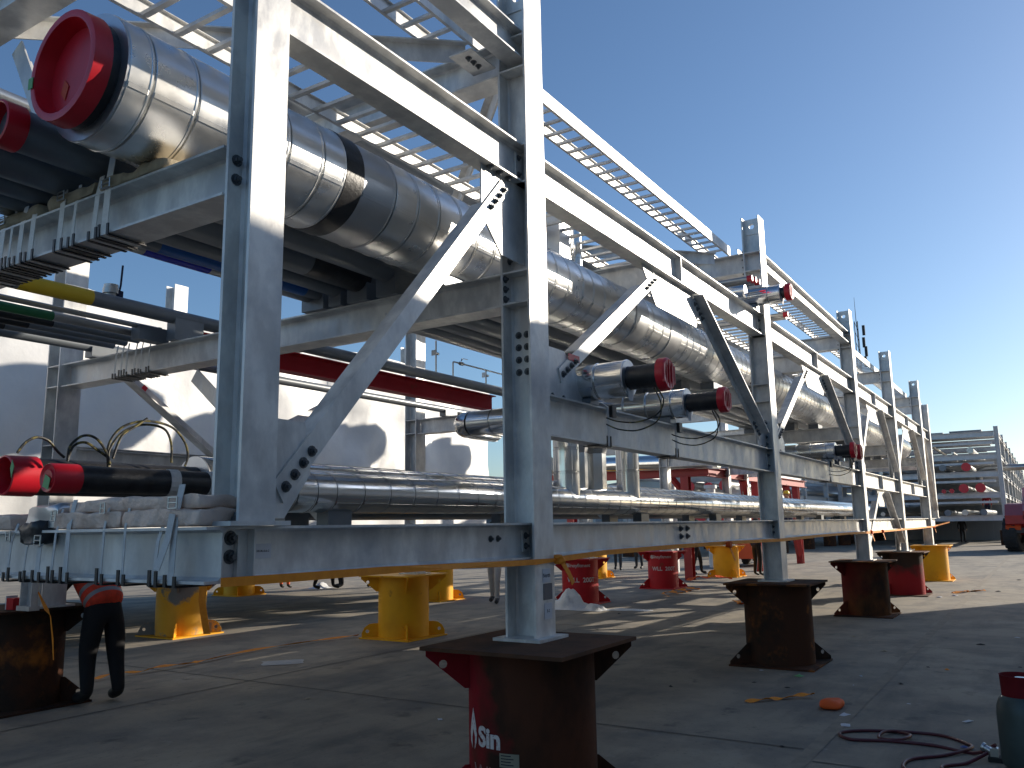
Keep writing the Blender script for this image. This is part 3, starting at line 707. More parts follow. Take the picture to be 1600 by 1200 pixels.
t = thing('valve', 'round flanged valve with dark upright lever against the sky', 'valve', (4.10, 4.04, 3.6))
MB().lathe([(.03, 0), (.035, .05), (.05, .06), (.055, .10), (.068, .105), (.068, .15), (.06, .155), (.06, .185), (.001, .19)], (4.12, 4.0, 3.61), (0, 0, 1), 18).build('valve_body', M['steelpipe'], t, True)
MB().tube([(4.17, 3.96, 3.72), (4.18, 3.955, 3.80), (4.185, 3.95, 3.98)], .009, 8).build('lever', M['clothnavy'], t, True)
MB().box(4.155, 4.20, 3.94, 3.975, 3.69, 3.745).build('gear_box', M['clothnavy'], t)

# red beam that lies among the pipes in the second bay
rb = thing('red_beam', 'long dark red steel beam lying among the pipes of the second bay', 'beam', (4.9, 4.12, ZMT))
MB().ibeam((4.95, 4.12, ZMT + .112), (10.3, 4.12, ZMT + .112), .22, .16, .01, .014).build('profile', M['redpaint'], rb)

# bottom level: two insulated lines with black wrapped ends
PB = thing('insulated_pipe', 'silver clad pipe along the bottom level with black wrapped end and small closed red cap', 'pipe', (2.5, 1.84, 1.76))
c_ = red_cap(PB, (2.505, 1.84, 1.95), (1, 0, 0), .082, .16, False)
MB().prism([(2.500, 1.875, 1.905), (2.500, 1.815, 1.885), (2.500, 1.80, 1.945), (2.500, 1.85, 1.97)], (.002, 0, 0)).build('green_tape', M['green'], c_)
bare(PB, 1.84, 1.95, .077, 2.62, 3.72, M['black'], 'black_wrap')
disc(PB, (3.70, 1.84, 1.92), (1, 0, 0), .078, .15)
clad_run(PB, 1.84, 1.92, .152, 3.705, [.49, .19, .195, .30] + lens_to(4.88, 27.3, .308, (1,)), M['clad'], 36, -35, 1)
for x_ in row_x + [7.75, 13.4]: shoe(PB, x_, 1.84, Z0T, .152, 1.768, .06, .25)
PB2 = thing('insulated_pipe', 'second bottom silver clad pipe, with the larger hollow red cap at left edge', 'pipe', (2.5, 2.3, 1.76))
c_ = red_cap(PB2, (2.50, 2.3, 1.985), (1, 0, 0), .118, .17, True)
MB().prism([(2.496, 2.215, 2.02), (2.496, 2.195, 1.965), (2.496, 2.175, 2.03), (2.496, 2.20, 2.07)], (.002, 0, 0)).build('green_tape', M['green'], c_)
bare(PB2, 2.3, 1.985, .111, 2.65, 3.80, M['black'], 'black_wrap')
disc(PB2, (3.78, 2.3, 1.985), (1, 0, 0), .112, .186)
clad_run(PB2, 2.3, 1.985, .188, 3.785, lens_to(3.785, 27.0, .31, (1,)), M['clad'], 36, -35, 1)
for x_ in row_x + [7.75, 13.4]: shoe(PB2, x_, 2.3, Z0T, .188, 1.797, .06, .25)
for i, (yy, rr, x0) in enumerate(((2.75, .10, 5.0), (3.2, .13, 4.9), (4.2, .12, 5.0))):
    plain_pipe('grey_pipe', ['bottom level grey pipe third from the front', 'bottom level thick grey pipe fourth from the front', 'bottom level rearmost grey pipe'][i], yy, Z0T + .08 + rr, rr, x0, 26.5, M['steelpipe' if i % 2 else 'pipe'], shoes=False)
# clad risers standing on the bottom pipe
def riser(label, x, y, r, z0, z1_, joints=3):
    t = thing('clad_riser', label, 'pipe', (x, y, z0))
    n = joints; h = (z1_ - z0) / n
    for i in range(n):
        o = link('cladding_sheet', clad_mesh(r, round(h, 3), M['clad'], 32), t, (x, y, z0 + i * h)); o.rotation_euler = (0, -pi / 2, radians(-60))
    return t
riser('wide silver riser right behind the second column above the bottom pipe', 8.40, 1.84, .150, 1.97, 3.05, 4)
riser('wide silver riser in the middle of the third bay above the bottom pipe', 10.06, 1.84, .150, 1.97, 3.05, 3)
for x_, y_, w_, lb in ((9.12, 2.05, .10, 'narrow faceted silver box between the two silver risers, left one'), (9.42, 2.0, .15, 'wider faceted silver box with slanted top between the risers')):
    t = thing('clad_box', lb, 'valve box', (x_, y_, 2.1))
    b = MB(); h_ = 2.52
    pts = [(x_ + cos(a) * w_, y_ + sin(a) * w_) for a in [pi / 8 + i * pi / 4 for i in range(8)]]
    b.prism([(px, py, 2.05) for px, py in pts], (0, 0, h_ - 2.05)); b.build('body', M['clad'], t)
    tp = MB(); n8 = len(pts); tp.add([(px, py, h_ + .001) for px, py in pts] + [(x_ + (px - x_) * 1.25, y_ + (py - y_) * 1.25, h_ + .12) for px, py in pts], [(i, (i + 1) % n8, n8 + (i + 1) % n8, n8 + i) for i in range(n8)] + [tuple(range(n8, 2 * n8))]); tp.build('hood', M['clad2'], t)

# stubs that stick out through the front of the rack
def stub(label, x, z, r, y_in, y_clad, y_cap, rb, rc, elbow=0, cables=True, sheet=.22, ribs=True):
    t = thing('branch_pipe', label, 'pipe', (x, y_clad, z - r))
    y = y_in; ys = lens_to(0, y_in - y_clad, sheet, (1.3, 1, 1.1))
    for L in ys:
        o = link('cladding_sheet', clad_mesh(r, L, M['clad'], 36), t, (x, y, z)); o.rotation_euler = (0, 0, -pi / 2); y -= L
    disc(t, (x, y_clad, z), (0, 1, 0), rb, r - .002)
    b = MB(); prof = []
    k = 14
    for i in range(k + 1): prof.append((rb * (1 + (.05 if i % 2 else 0)), i * (y_clad + .02 - (y_cap + .03)) / k))
    b.lathe(prof, (x, y_clad + .02, z), (0, -1, 0), 24); b.build('black_wrap', M['black'], t, True, 60)
    c = MB().lathe([(.001, .035), (rc * .25, .03), (rc * .3, .022), (rc * .55, .024), (rc * .6, .012), (rc * .9, .008), (rc, .02), (rc * 1.02, .075), (rc * .9, .08)], (x, y_cap - .02, z), (0, 1, 0), 28).build('end_cap', M['red'], t, True, 25)
    for i in range(5):
        zz = z - rc * .7 + i * rc * .35; hw = sqrt(max(rc * rc * .85 - (zz - z) ** 2, .0004))
        MB().box(x - .10 * rc / .118 + i * .05 * rc / .118 - .004, x - .10 * rc / .118 + i * .05 * rc / .118 + .004, y_cap - .013, y_cap + .004, z - hw * .95, z + hw * .95).build('cap_rib', M['red'], c)
    # dripping white sealant skirt at the end disc
    MB().prism([(x - .055, y_clad - .003, z - r + .06), (x + .055, y_clad - .003, z - r + .06), (x + .03, y_clad - .003, z - r - .03), (x - .03, y_clad - .003, z - r - .03)], (0, -.004, 0)).build('tape_flap', M['paper'], t)
    if cables:
        for s_, dz in ((0, .24), (.02, .30)):
            yy0 = (y_clad + y_cap) / 2
            MB().tube(smooth([(x + .02, yy0 - .05 + s_, z - rb), (x + .04, yy0 - .09 + s_, z - rb - dz * .4), (x + .03, yy0 - .04, z - rb - dz * .8), (x, yy0 + .10, z - rb - dz), (x - .02, yy0 + .24, z - rb - dz * .95), (x - .02, yy0 + .34, z - rb - dz * .8)]), .0055, 6).build('trace_cable', M['cable'], t, True)
    if elbow:
        pts = [(x, y_in + .0, z)] + [(x + elbow * r * 1.2 * (1 - cos(a)), y_in + r * 1.2 * sin(a), z) for a in [i * pi / 14 for i in range(1, 8)]] + [(x + elbow * (r * 1.2 + .5), y_in + r * 1.2, z)]
        MB().tube(pts, r, 32).build('clad_elbow', M['clad'], t, True, 25)
    # small support and clamp on the beam
    MB().box(x - .07, x + .07, .03, .20, Z2T if z < 3.5 else Z3T, z - r + .01).build('pipe_support', M['pipe'], t)
    return t
stub('silver clad stub with black neck and red cap, left of the second bay pair', 5.55, 2.70, .137, .72, -.26, -.56, .085, .118)
stub('silver clad stub with red cap, right of the pair in the second bay', 7.12, 2.71, .130, 2.25, -.12, -.47, .080, .112, elbow=1)
stub('silver clad stub with black neck and dark red cap before the fourth column', 13.85, 2.73, .135, 1.6, -.02, -.30, .085, .125)
stub('second clad stub with red cap just behind the one at the fourth column', 14.35, 2.73, .135, 1.6, -.02, -.30, .085, .125, cables=False)
stub('silver clad stub with red cap at the top of the third column', 10.13, 4.40, .112, .9, -.27, -.38, .07, .105, cables=False, sheet=.3)
for i, (x_, z_, r_, lb) in enumerate(((9.62, 4.50, .032, 'small grey stub with red cap, first of three above the upper beam'), (9.78, 4.52, .032, 'small grey stub with red cap, middle of three above the upper beam'), (9.94, 4.53, .032, 'small grey stub with red cap, last of three above the upper beam'), (10.88, 4.31, .03, 'thin bare stub with red cap right of the third column'), (10.98, 4.29, .025, 'thinner bare stub beside the one right of the third column'))):
    t = thing('branch_pipe', lb, 'pipe', (x_, -.05, z_ - r_)); ye = -.02 if i < 3 else -.10
    MB().cyl((x_, .9, z_), (x_, ye, z_), r_, r_, 14).build('pipe', M['steelpipe'], t, True)
    if i < 4: MB().lathe([(.001, 0), (r_ * 1.15, 0), (r_ * 1.2, .06), (r_, .06)], (x_, ye - .05, z_), (0, 1, 0), 16).build('end_cap', M['red'], t, True)
t = thing('branch_pipe', 'short silver clad stub below the three small red capped stubs', 'pipe', (9.55, .0, 4.28)); MB().lathe([(.075, 0), (.075, .2), (.068, .202), (.068, .21), (.075, .212), (.075, .5), (.001, .5)], (9.55, .5, 4.34), (0, -1, 0), 24).build('cladding_sheet', M['clad'], t, True)

# ------------------------------------------------------------------ cable ladders
def ladder(label, x0, x1, y0, y1, z, hr=.11, step=.2, group='cable ladders'):
    t = thing('cable_ladder', label, 'cable ladder', (x0, y0, z), group)
    for yy, s in ((y0, 1), (y1, -1)):
        b = MB(); b.box(x0, x1, yy, yy + s * .003, z, z + hr) if s > 0 else b.box(x0, x1, yy - .003, yy, z, z + hr)
        a, c = (yy + .0032, yy + .025) if s > 0 else (yy - .025, yy - .0032)
        b.box(x0, x1, a, c, z, z + .003); b.box(x0, x1, a, c, z + hr - .003, z + hr)
        b.build('side_rail', G, t)
    me = MB().box(-.016, .016, y0 + .004, y1 - .004, 0, .022).mesh('rung', G)
    n = int((x1 - x0) / step)
    for i in range(n): link('rung', me, t, (x0 + .1 + i * step, 0, z + .004))
    return t
ladder('wide cable ladder just above the largest clad pipe, first half', 1.6, 13.4, .44, .905, Z3T + .003, .10)
ladder('wide cable ladder just above the largest clad pipe, far half', 13.45, 26.5, .44, .905, Z3T + .003, .10)
ladder('narrow cable ladder on the top level over the first bays', 2.2, 10.35, .40, .70, ZUT + .003, .12)
ladder('narrow cable ladder on the top level between the third and fourth columns', 10.5, 16.3, .34, .70, ZUT + .003, .12)
ladder('narrow cable ladder on the top level at the far end', 16.4, 26.0, .34, .70, ZUT + .003, .12)

# ------------------------------------------------------------------ support stands
HS = .941
def stand_body(name, body_m, plate_m, diag, yellow=False, r=.388, half=.48):
    t = bpy.data.objects.new(name, None); C.objects.link(t); t.empty_display_size = .2
    MB().box(-half, half, -half, half, .0, .02).build('base_plate', plate_m, t)
    prof = [(r, .0204), (r, .30), (r, .62), (r, HS - .0224)]
    MB().lathe(prof, (0, 0, 0), (0, 0, 1), 40).build('drum', body_m, t, True, 30)
    MB().box(-half - .01, half + .01, -half - .01, half + .01, HS - .022, HS).build('top_plate', plate_m, t)
    for dx, dy in diag:
        d = V((dx, dy, 0)).normalized(); w = V((-d.y, d.x, 0)) * .014
        for top in (True, False):
            zt = HS - .0224 if top else .0204; s = -1 if top else 1
            e = .655
            if yellow and not top:
                pr_ = [(r - .004, zt), (e - .02, zt), (e - .02, zt + .06), (e - .06, zt + .14), (e - .13, zt + .19), (e - .2, zt + .20), (r - .004, zt + .20)]
            else: pr_ = [(r - .004, zt), (e, zt), (e, zt + s * .035), (r + .03, zt + s * .23), (r - .004, zt + s * .23)]
            poly = [d * a + V((0, 0, b)) - w / 2 for a, b in pr_]
            hole = [d * (e - .105 + cos(k) * .026) + V((0, 0, zt + s * .085 + sin(k) * .026)) - w / 2 for k in [i * 2 * pi / 10 for i in range(10)]]
            MB().prism(poly, w, 0, [hole]).build('gusset', body_m if not (body_m is M['redpaint']) else body_m, t)
    return t
LR = ((-1, 1), (1, -1)); ALL4 = ((-1, 1), (1, -1), (-1, -1), (1, 1))
GS = 'support stands under the modules'
def stand(body_m, plate_m, loc, label, diag=LR, yellow=False, rz=0):
    t = stand_body('support_stand', body_m, plate_m, diag, yellow); tag(t, label, 'support stand', GS)
    t.location = (loc[0], loc[1], 0); t.rotation_euler = (0, 0, rz); return t
def painted(t, txt, size, z, ang, m, r=.3905, bold=0, name='painted_lettering'):
    me = text_mesh(txt, size, m, wrap=r, bold=bold); o = link(name, me, t, (0, 0, z)); o.rotation_euler = (0, 0, ang + pi / 2); return o
cx = lambda k: XC[k] + W_ / 2 - .06
sB = stand(M['drumB'], M['rustplate'], (4.60, .05), 'nearest stand, faded red and brown drum with flame logo, under the second column')
# lettering faces the camera: angle of the viewing direction round the drum
angv = lambda x, y: atan2(-2.745 - y, 0 - x)
av = angv(4.60, .05)
painted(sB, 'Sin', .15, .44, av - .72, M['whitepaint'], bold=.006)
painted(sB, 'WLL', .13, .24, av - .74, M['faintpaint'])
fl = MB()
def flame(cx_, cz, h): 
    pts = [(0, .5), (.13, .18), (.2, -.1), (.17, -.3), (.08, -.45), (.11, -.2), (.02, .02), (-.07, -.2), (-.05, -.45), (-.16, -.3), (-.2, -.1), (-.12, .18)]
    return [(cx_ + a * h, cz + b * h) for a, b in pts]
rr = .3905
fl.prism([(rr * sin(a / rr), -rr * cos(a / rr), z) for a, z in flame(0, .47, .24)], (0, .0008, 0))
o = fl.build('flame_logo', M['whitepaint'], sB); o.rotation_euler = (0, 0, av - 1.12 + pi / 2)
dp = MB()
for i in range(8):
    a0, a1 = -.155 + i * .31 / 8, -.155 + (i + 1) * .31 / 8
    dp.add([(rr * sin(a0), -rr * cos(a0), .30), (rr * sin(a1), -rr * cos(a1), .30), (rr * sin(a1), -rr * cos(a1), .375), (rr * sin(a0), -rr * cos(a0), .375)], [(0, 1, 2, 3)])
o = dp.build('data_plate', M['plate'], sB); o.rotation_euler = (0, 0, av - .36 + pi / 2)
for i in range(4):
    ln = MB()
    for k in range(6):
        a0, a1 = -.13 + k * (.20 - .04 * (i % 2)) / 6, -.13 + (k + 1) * (.20 - .04 * (i % 2)) / 6; q = rr + .0008
        ln.add([(q * sin(a0), -q * cos(a0), .312 + i * .016), (q * sin(a1), -q * cos(a1), .312 + i * .016), (q * sin(a1), -q * cos(a1), .318 + i * .016), (q * sin(a0), -q * cos(a0), .318 + i * .016)], [(0, 1, 2, 3)])
    l_ = ln.build('print_line', M['ink'], o)
stand(M['rust'], M['rust'], (cx('C'), .10), 'dark brown rusty stand with orange rust blooms under the third column')
stand(M['drumD'], M['rust'], (cx('D'), .13), 'dull red and dark brown stand under the fourth column')
stand(M['drumE'], M['rustplate'], (cx('E'), .10), 'red stand with dark upper part under the fifth column')
stand(M['yellow'], M['yellow'], (cx('F'), .06), 'yellow stand under the last front column at far end')
yb = YBK + yc
stand(M['rust'], M['rust'], (4.62, 5.95), 'large rusty brown stand at the left edge beside the bending worker')
yC_ = stand(M['yellow'], M['yellow'], (rows['C'] - .12, yb + .12), 'bright yellow stand with rounded feet beyond the first bay', ALL4, True)
for k, lb in (('D', 'deep red stand lettered with load rating, beside the white plastic sheet'), ('E', 'red stand with load rating and yellow paint drips, sunlit on its right')):
    s_ = stand(M['redpaint'], M['redpaint'], (rows[k] + .05, yb + .2), lb); a_ = angv(rows[k], yb + .2)
    painted(s_, 'WLL  200T', .135, .50, a_ + .06, M['whitepaint'], bold=.003)
    painted(s_, 'Sinoyfitment', .10, .80, a_ - .05, M['whitepaint'], bold=.002)
    o = MB().cyl((0, 0, 0), (0, .001, 0), .05, .05, 14).build('round_logo', M['whitepaint'], s_); a2 = a_ - .05 - .72
    o.location = (cos(a2) * .3905, sin(a2) * .3905, .80); o.rotation_euler = (0, 0, a2 + pi / 2)
stand(M['yellow'], M['yellow'], (rows['F'] - .05, yb + .15), 'yellow stand with dark drips beside the walking legs', ALL4, True)
# rear module stands
stand(M['yellowgrey'], M['yellow'], (8.95, 9.35), 'yellow stand with a grey scuffed patch, left of the orange strap', ALL4, True)
stand(M['yellow'], M['yellow'], (15.0, 15.2), 'small distant yellow stand under the tarpaulin covered module', ALL4, True)
stand(M['yellow'], M['yellow'], (15.75, 9.35), 'yellow stand mostly hidden behind the bright yellow one', ALL4, True)
sY = stand(M['yellow'], M['yellow'], (24.1, 9.5), 'short yellow stand with black stencil marks between the two red stands', ALL4, True)
painted(sY, 'WLL', .12, .62, angv(24.1, 9.5) + .35, M['ink']); painted(sY, '200T', .12, .42, angv(24.1, 9.5) + .35, M['ink'])

# ------------------------------------------------------------------ tarpaulin covered modules (one behind the rack, one invented behind the camera to shade the yard)
def tarp_module(label, x0, x1, y0, y1, z0, z1, seed, step=.45, wave=.09, hang=.0, topf=None, m=None):
    t = thing('covered_module', label, 'covered module', ((x0 + x1) / 2, (y0 + y1) / 2, 0))
    b = MB(); nx = int((x1 - x0) / step); nz_ = 9; ny = max(4, int((y1 - y0) / (step * 2)))
    def disp(p, n, a=wave):
        q = p * V((.55, .55, .30)) if False else V((p.x * .55, p.y * .55, p.z * .3))
        d = noise.noise(q + V((seed, 0, 0))) * a + noise.noise(V((p.x * 2.1, p.y * 2.1, p.z * .5)) + V((seed, 3, 0))) * a * .55 + (1 - abs(noise.noise(V((p.x * .8 + p.z * .7, p.y, p.z * .35)) + V((0, seed, 0)))) * 2.2) * a * .9 + (1 - abs(noise.noise(V((p.x * 1.5 - p.z * .9, p.y, p.z * .5)) + V((seed, seed, 2)))) * 2.5) * a * .6
        return p + n * d
    def grid(fn, nu, nv):
        vs = [fn(i / nu, j / nv) for i in range(nu + 1) for j in range(nv + 1)]
        fs = [(i * (nv + 1) + j, (i + 1) * (nv + 1) + j, (i + 1) * (nv + 1) + j + 1, i * (nv + 1) + j + 1) for i in range(nu) for j in range(nv)]
        b.add(vs, fs)
    top = topf or (lambda x: z1 + noise.noise(V((x * .35, seed, 0))) * .18 + noise.noise(V((x * 1.1, seed, 4))) * .06)
    X = lambda u: x0 + (x1 - x0) * u
    for yy, n in ((y0, V((0, -1, 0))), (y1, V((0, 1, 0)))):
        grid(lambda u, v: disp(V((X(u), yy, z0 + (top(X(u)) - z0) * v)), n), nx, nz_)
    for xx, n in ((x0, V((-1, 0, 0))), (x1, V((1, 0, 0)))):
        grid(lambda u, v: disp(V((xx, y0 + (y1 - y0) * u, z0 + (top(xx) - z0) * v)), n), ny, nz_)
    grid(lambda u, v: V((X(u), y0 + (y1 - y0) * v, top(X(u)) + .10 * sin(pi * v))), nx, ny)
    bm = bmesh.new(); me = b.mesh('tarpaulin', m or M['tarp'], True, 60); bm.from_mesh(me); bmesh.ops.remove_doubles(bm, verts=bm.verts, dist=.03); bmesh.ops.recalc_face_normals(bm, faces=bm.faces); bm.to_mesh(me); bm.free()
    me.polygons.foreach_set('use_smooth', [True] * len(me.polygons))
    link('tarpaulin', me, t)
    return t
TM = tarp_module('white tarpaulin covered module standing behind the pipe rack', -3, 17.3, 9.0, 15.2, 1.55, 5.15, 3.0, .3, .14)
for x_ in (8.42, 14.55, -1.0):
    MB().ibeam((x_ + .15, 9.35, 1.0), (x_ + .15, 9.35, 5.75), .24, .26, .011, .016, (0, 1, 0)).build('column', M['galv'], TM)
for y_ in (8.98, 15.0): MB().ibeam((-3, y_, 1.42), (17.2, y_, 1.42), .24, .15, .01, .014).build('beam', M['galv'], TM)
for x_ in (2.6, 8.57, 14.7, 17.0): MB().ibeam((x_, 9.1, 1.42), (x_, 14.9, 1.42), .24, .15, .01, .014).build('beam', M['galv'], TM)
# invented module out of view beside the camera, added to shade the front yard
def shade_top(x): return 6.46 + .16 * noise.noise(V((x * .5, 1.7, 0))) + .05 * noise.noise(V((x * 1.6, 1.7, 0)))
TS = tarp_module('tall pale tarpaulin covered module beside the photographer, shading the yard', -22, 25.9, -13, -6.0, .9, 6.46, 9.0, .6, .05, 0, shade_top, mat('pale_tarpaulin', (.74, .73, .70), .6, 0, (.66, .65, .62), 1.2))
for x_ in (-18, -10, -2, 6, 14, 22):
    for y_ in (-6.7, -12.3): MB().lathe([(.39, 0), (.39, .9)], (x_, y_, 0), (0, 0, 1), 24).build('stand_drum', M['yellow'], TS, True)

# ------------------------------------------------------------------ straps, padding, foam on the end frame
def hang_strap(label, y, w, xn, xf, zt, zb, m, slack=0, buckle=None, prot=True, tail=False, dxt=.02):
    t = thing('tie_strap', label, 'strap', (xn, y, zb), 'lashing straps on the near end')
    b = MB()
    pts = [(xn + dxt, y + slack, zt), (xn + .004, y + slack * .6, zt - (zt - zb) * .35), (xn - .003, y, zb + .03), (xn - .003, y, zb - .004), (xn + .02, y, zb - .006), (xf, y, zb - .006), (xf + .003, y, zb + .05)]
    tw = [V((0, w, 0)), V((.0, w, 0)), V((0, w, 0)), V((0, w, 0)), V((0, w, 0)), V((0, w, 0)), V((0, w, 0))]
    b.strip(pts, tw, .003); b.build('webbing', m, t)
    if prot:
        for s in (-1, 1):
            p = MB(); yy = y + s * (w / 2 + .011); hh = random.uniform(.028, .06)
            p.box(xn - .012, xn - .006, yy - .009, yy + .009, zb - .012, zb + hh); p.box(xn - .006, xf - .002, yy - .009, yy + .009, zb - .016, zb - .010); p.build('edge_protector', M['blackplastic'], t)
    if buckle:
        z = buckle
        k = MB()
        for dz in (-.022, .0, .022): k.cyl((xn - .012, y - w / 2 - .008, z + dz), (xn - .012, y + w / 2 + .008, z + dz), .004, .004, 6)
        for s in (-1, 1): k.cyl((xn - .012, y + s * (w / 2 + .008), z - .024), (xn - .012, y + s * (w / 2 + .008), z + .024), .004, .004, 6)
        k.build('buckle', M['chrome'], t, True)
    if tail: MB().strip([(xn - .006, y + .005, zt - .02 - .1), (xn - .012, y + .02, zt - .22), (xn - .03, y + .055, zt - .34)], (0, w, .004), .003).build('loose_end', m, t)
    return t
ord_ = ['first', 'second', 'third', 'fourth', 'fifth', 'sixth', 'seventh', 'eighth', 'ninth', 'tenth']
xnU, xfU = rows['A'] - .10 - .002, rows['A'] + .10
for i, (y_, w_, zt, bk) in enumerate(((1.06, .042, 3.53, 3.37), (1.155, .032, 3.44, None), (1.345, .020, 3.44, None), (1.465, .036, 3.50, 3.40), (1.745, .038, 3.46, None), (1.86, .036, 3.44, None), (1.965, .018, 3.44, None), (2.06, .04, 3.46, 3.39), (2.17, .024, 3.44, None), (2.27, .04, 3.48, 3.36))):
    hang_strap('white lashing strap round the upper end beam, %s from the corner column' % ord_[i], y_, w_ * 1.25, xnU, xfU, zt, ZMB, M['strap'], random.uniform(-.012, .012), bk)
xnL, xfL = 2.155 - .002, 2.315
for i, (y_, w_, zt, bk, mm, tail) in enumerate(((.235, .038, 1.84, 1.765, 'strapg', True), (.345, .020, 1.70, None, 'strapg', False), (.56, .016, 1.80, None, 'strapg', False), (.715, .016, 1.80, 1.755, 'strapg', False), (.985, .032, 1.80, None, 'strapg', False), (1.095, .016, 1.76, 1.73, 'strapg', False), (1.215, .034, 1.66, 1.62, 'strapg', False), (1.33, .012, 1.66, None, 'strapg', False), (1.475, .020, 1.70, 1.64, 'strapg', False))):
    hang_strap('grey lashing strap over the bottom end beam, %s from the corner column' % ord_[i], y_, w_, xnL, xfL, zt, Z0B + .001, M[mm], random.uniform(-.012, .012), bk, True, tail, .03)
for i, (y_, w_) in enumerate(((4.12, .016), (4.24, .014), (4.33, .018), (4.46, .02), (4.54, .02), (4.64, .022))):
    hang_strap('thin strap round the second frame middle beam, %s from the right' % ord_[i], y_, w_, rows['B'] - .103, rows['B'] + .10, 3.42, ZMB, M['strap'], 0, None)
# wide strap looped over the black wrapped pipe
t = thing('tie_strap', 'wide pale strap looped over the black wrapped pipe near the corner', 'strap', (3.3, 1.76, 1.8), 'lashing straps on the near end')
loop = [(3.28 + .02 * cos(a), 1.84 + cos(a) * .081, 1.95 + sin(a) * .081) for a in [radians(d) for d in range(20, 271, 20)]]
MB().strip(loop, (.07, 0, 0), .003).build('webbing', M['strapg'], t)
t = thing('tie_strap', 'second pale strap round the black pipe, right against the corner column', 'strap', (3.56, 1.76, 1.8), 'lashing straps on the near end')
MB().strip([(3.55, y_, z_) for _, y_, z_ in loop], (.07, 0, 0), .003).build('webbing', M['strapg'], t)
for i, (a, b_, c, d, lb) in enumerate(((.09, .60, Z0T, 1.742, 'shiny beige padding roll on the bottom end beam, nearest the corner column'), (.61, 1.13, Z0T, 1.742, 'beige padding roll on the bottom end beam, middle'), (1.50, 1.85, Z0T, 1.745, 'short beige padding roll at the left edge on the end beam'))):
    t = lumpy(2.16, 2.36, a, b_, c + .002, d, 8, 26, 6, .012, 13, i * 3.1, .12).build('padding', M['pad'], None, True, 80); tag(t, lb, 'padding', 'padding on the end beam')
t = lumpy(2.175, 2.37, .10, 1.04, 1.740, 1.796, 8, 44, 5, .013, 11, 9.3, .12).build('padding', M['pad'], None, True, 80); tag(t, 'long beige padding layer lying on top of the lower padding rolls', 'padding', 'padding on the end beam')
t = lumpy(2.17, 2.32, 1.12, 1.40, Z0T + .002, 1.785, 5, 8, 5, .02, 9, 4.4).build('sheet_scrap', M['clad2'], None, True, 70); tag(t, 'crumpled dark grey sheet bundle between the padding rolls', 'scrap bundle')
t = lumpy(2.13, 2.22, 1.20, 1.36, 1.60, 1.70, 4, 5, 4, .03, 12, 6.4).build('black_bag', M['black'], None, True, 70); tag(t, 'small torn black plastic piece hanging over the end beam', 'plastic')
for i, (a, b_) in enumerate(((.60, 1.15), (1.18, 1.62), (1.66, 2.6))):
    t = lumpy(rows['A'] - .10, rows['A'] + .08, a, b_, ZMT + .002, ZMT + (.075 if i else .06), 5, 16, 3, .024, 11, 20 + i).build('foam_pad', M['foam'], None, True, 80)
    tag(t, ['yellowish foam strip on the upper end beam under the largest pipe', 'yellowish foam strip on the upper end beam, middle one', 'yellowish foam strip on the upper end beam at the left edge'][i], 'foam pad', 'foam under the pipes')
# trace heating cables looping out of the wrapped pipes
def cable(label, pts, r=.008):
    P = [V(p) for p in pts]; out = []
    for i in range(len(P) - 1):
        p0, p1, p2, p3 = P[max(i - 1, 0)], P[i], P[i + 1], P[min(i + 2, len(P) - 1)]
        for k in range(6):
            s = k / 6; out.append(.5 * ((2 * p1) + (p2 - p0) * s + (2 * p0 - 5 * p1 + 4 * p2 - p3) * s * s + (3 * p1 - p0 - 3 * p2 + p3) * s ** 3))
    out.append(P[-1])
    return tag(MB().tube(out, r, 7).build('trace_cable', M['cable'], None, True), label, 'cable', 'cables above the wrapped pipes')
cable('tallest black cable loop above the wrapped pipes, outer strand', [(3.03, 2.12, 2.04), (3.01, 2.1, 2.18), (3.08, 2.1, 2.29), (3.20, 2.1, 2.345), (3.33, 2.1, 2.355), (3.46, 2.1, 2.325), (3.55, 2.1, 2.24), (3.58, 2.1, 2.15), (3.56, 2.1, 2.08)])
cable('tallest black cable loop above the wrapped pipes, inner strand', [(3.05, 2.14, 2.05), (3.04, 2.14, 2.15), (3.12, 2.14, 2.27), (3.26, 2.14, 2.335), (3.40, 2.12, 2.32), (3.46, 2.12, 2.23), (3.47, 2.12, 2.10)])
cable('loose black cable end sticking up over the tallest loop', [(3.03, 2.08, 2.10), (3.08, 2.08, 2.24), (3.17, 2.08, 2.31), (3.25, 2.08, 2.37)])
cable('middle cable loop behind the small red cap, higher strand', [(2.76, 2.1, 2.08), (2.77, 2.1, 2.16), (2.84, 2.1, 2.225), (2.92, 2.1, 2.22), (2.99, 2.1, 2.15), (3.03, 2.1, 2.06)])
cable('middle cable loop behind the small red cap, lower strand', [(2.77, 2.12, 2.07), (2.80, 2.12, 2.16), (2.87, 2.12, 2.19), (2.95, 2.12, 2.15), (3.02, 2.12, 2.11)])
cable('yellow and black cable loop at the far left over the hollow red cap', [(2.47, 2.1, 2.10), (2.51, 2.1, 2.16), (2.57, 2.1, 2.195), (2.64, 2.1, 2.18), (2.70, 2.1, 2.12), (2.74, 2.1, 2.09)])

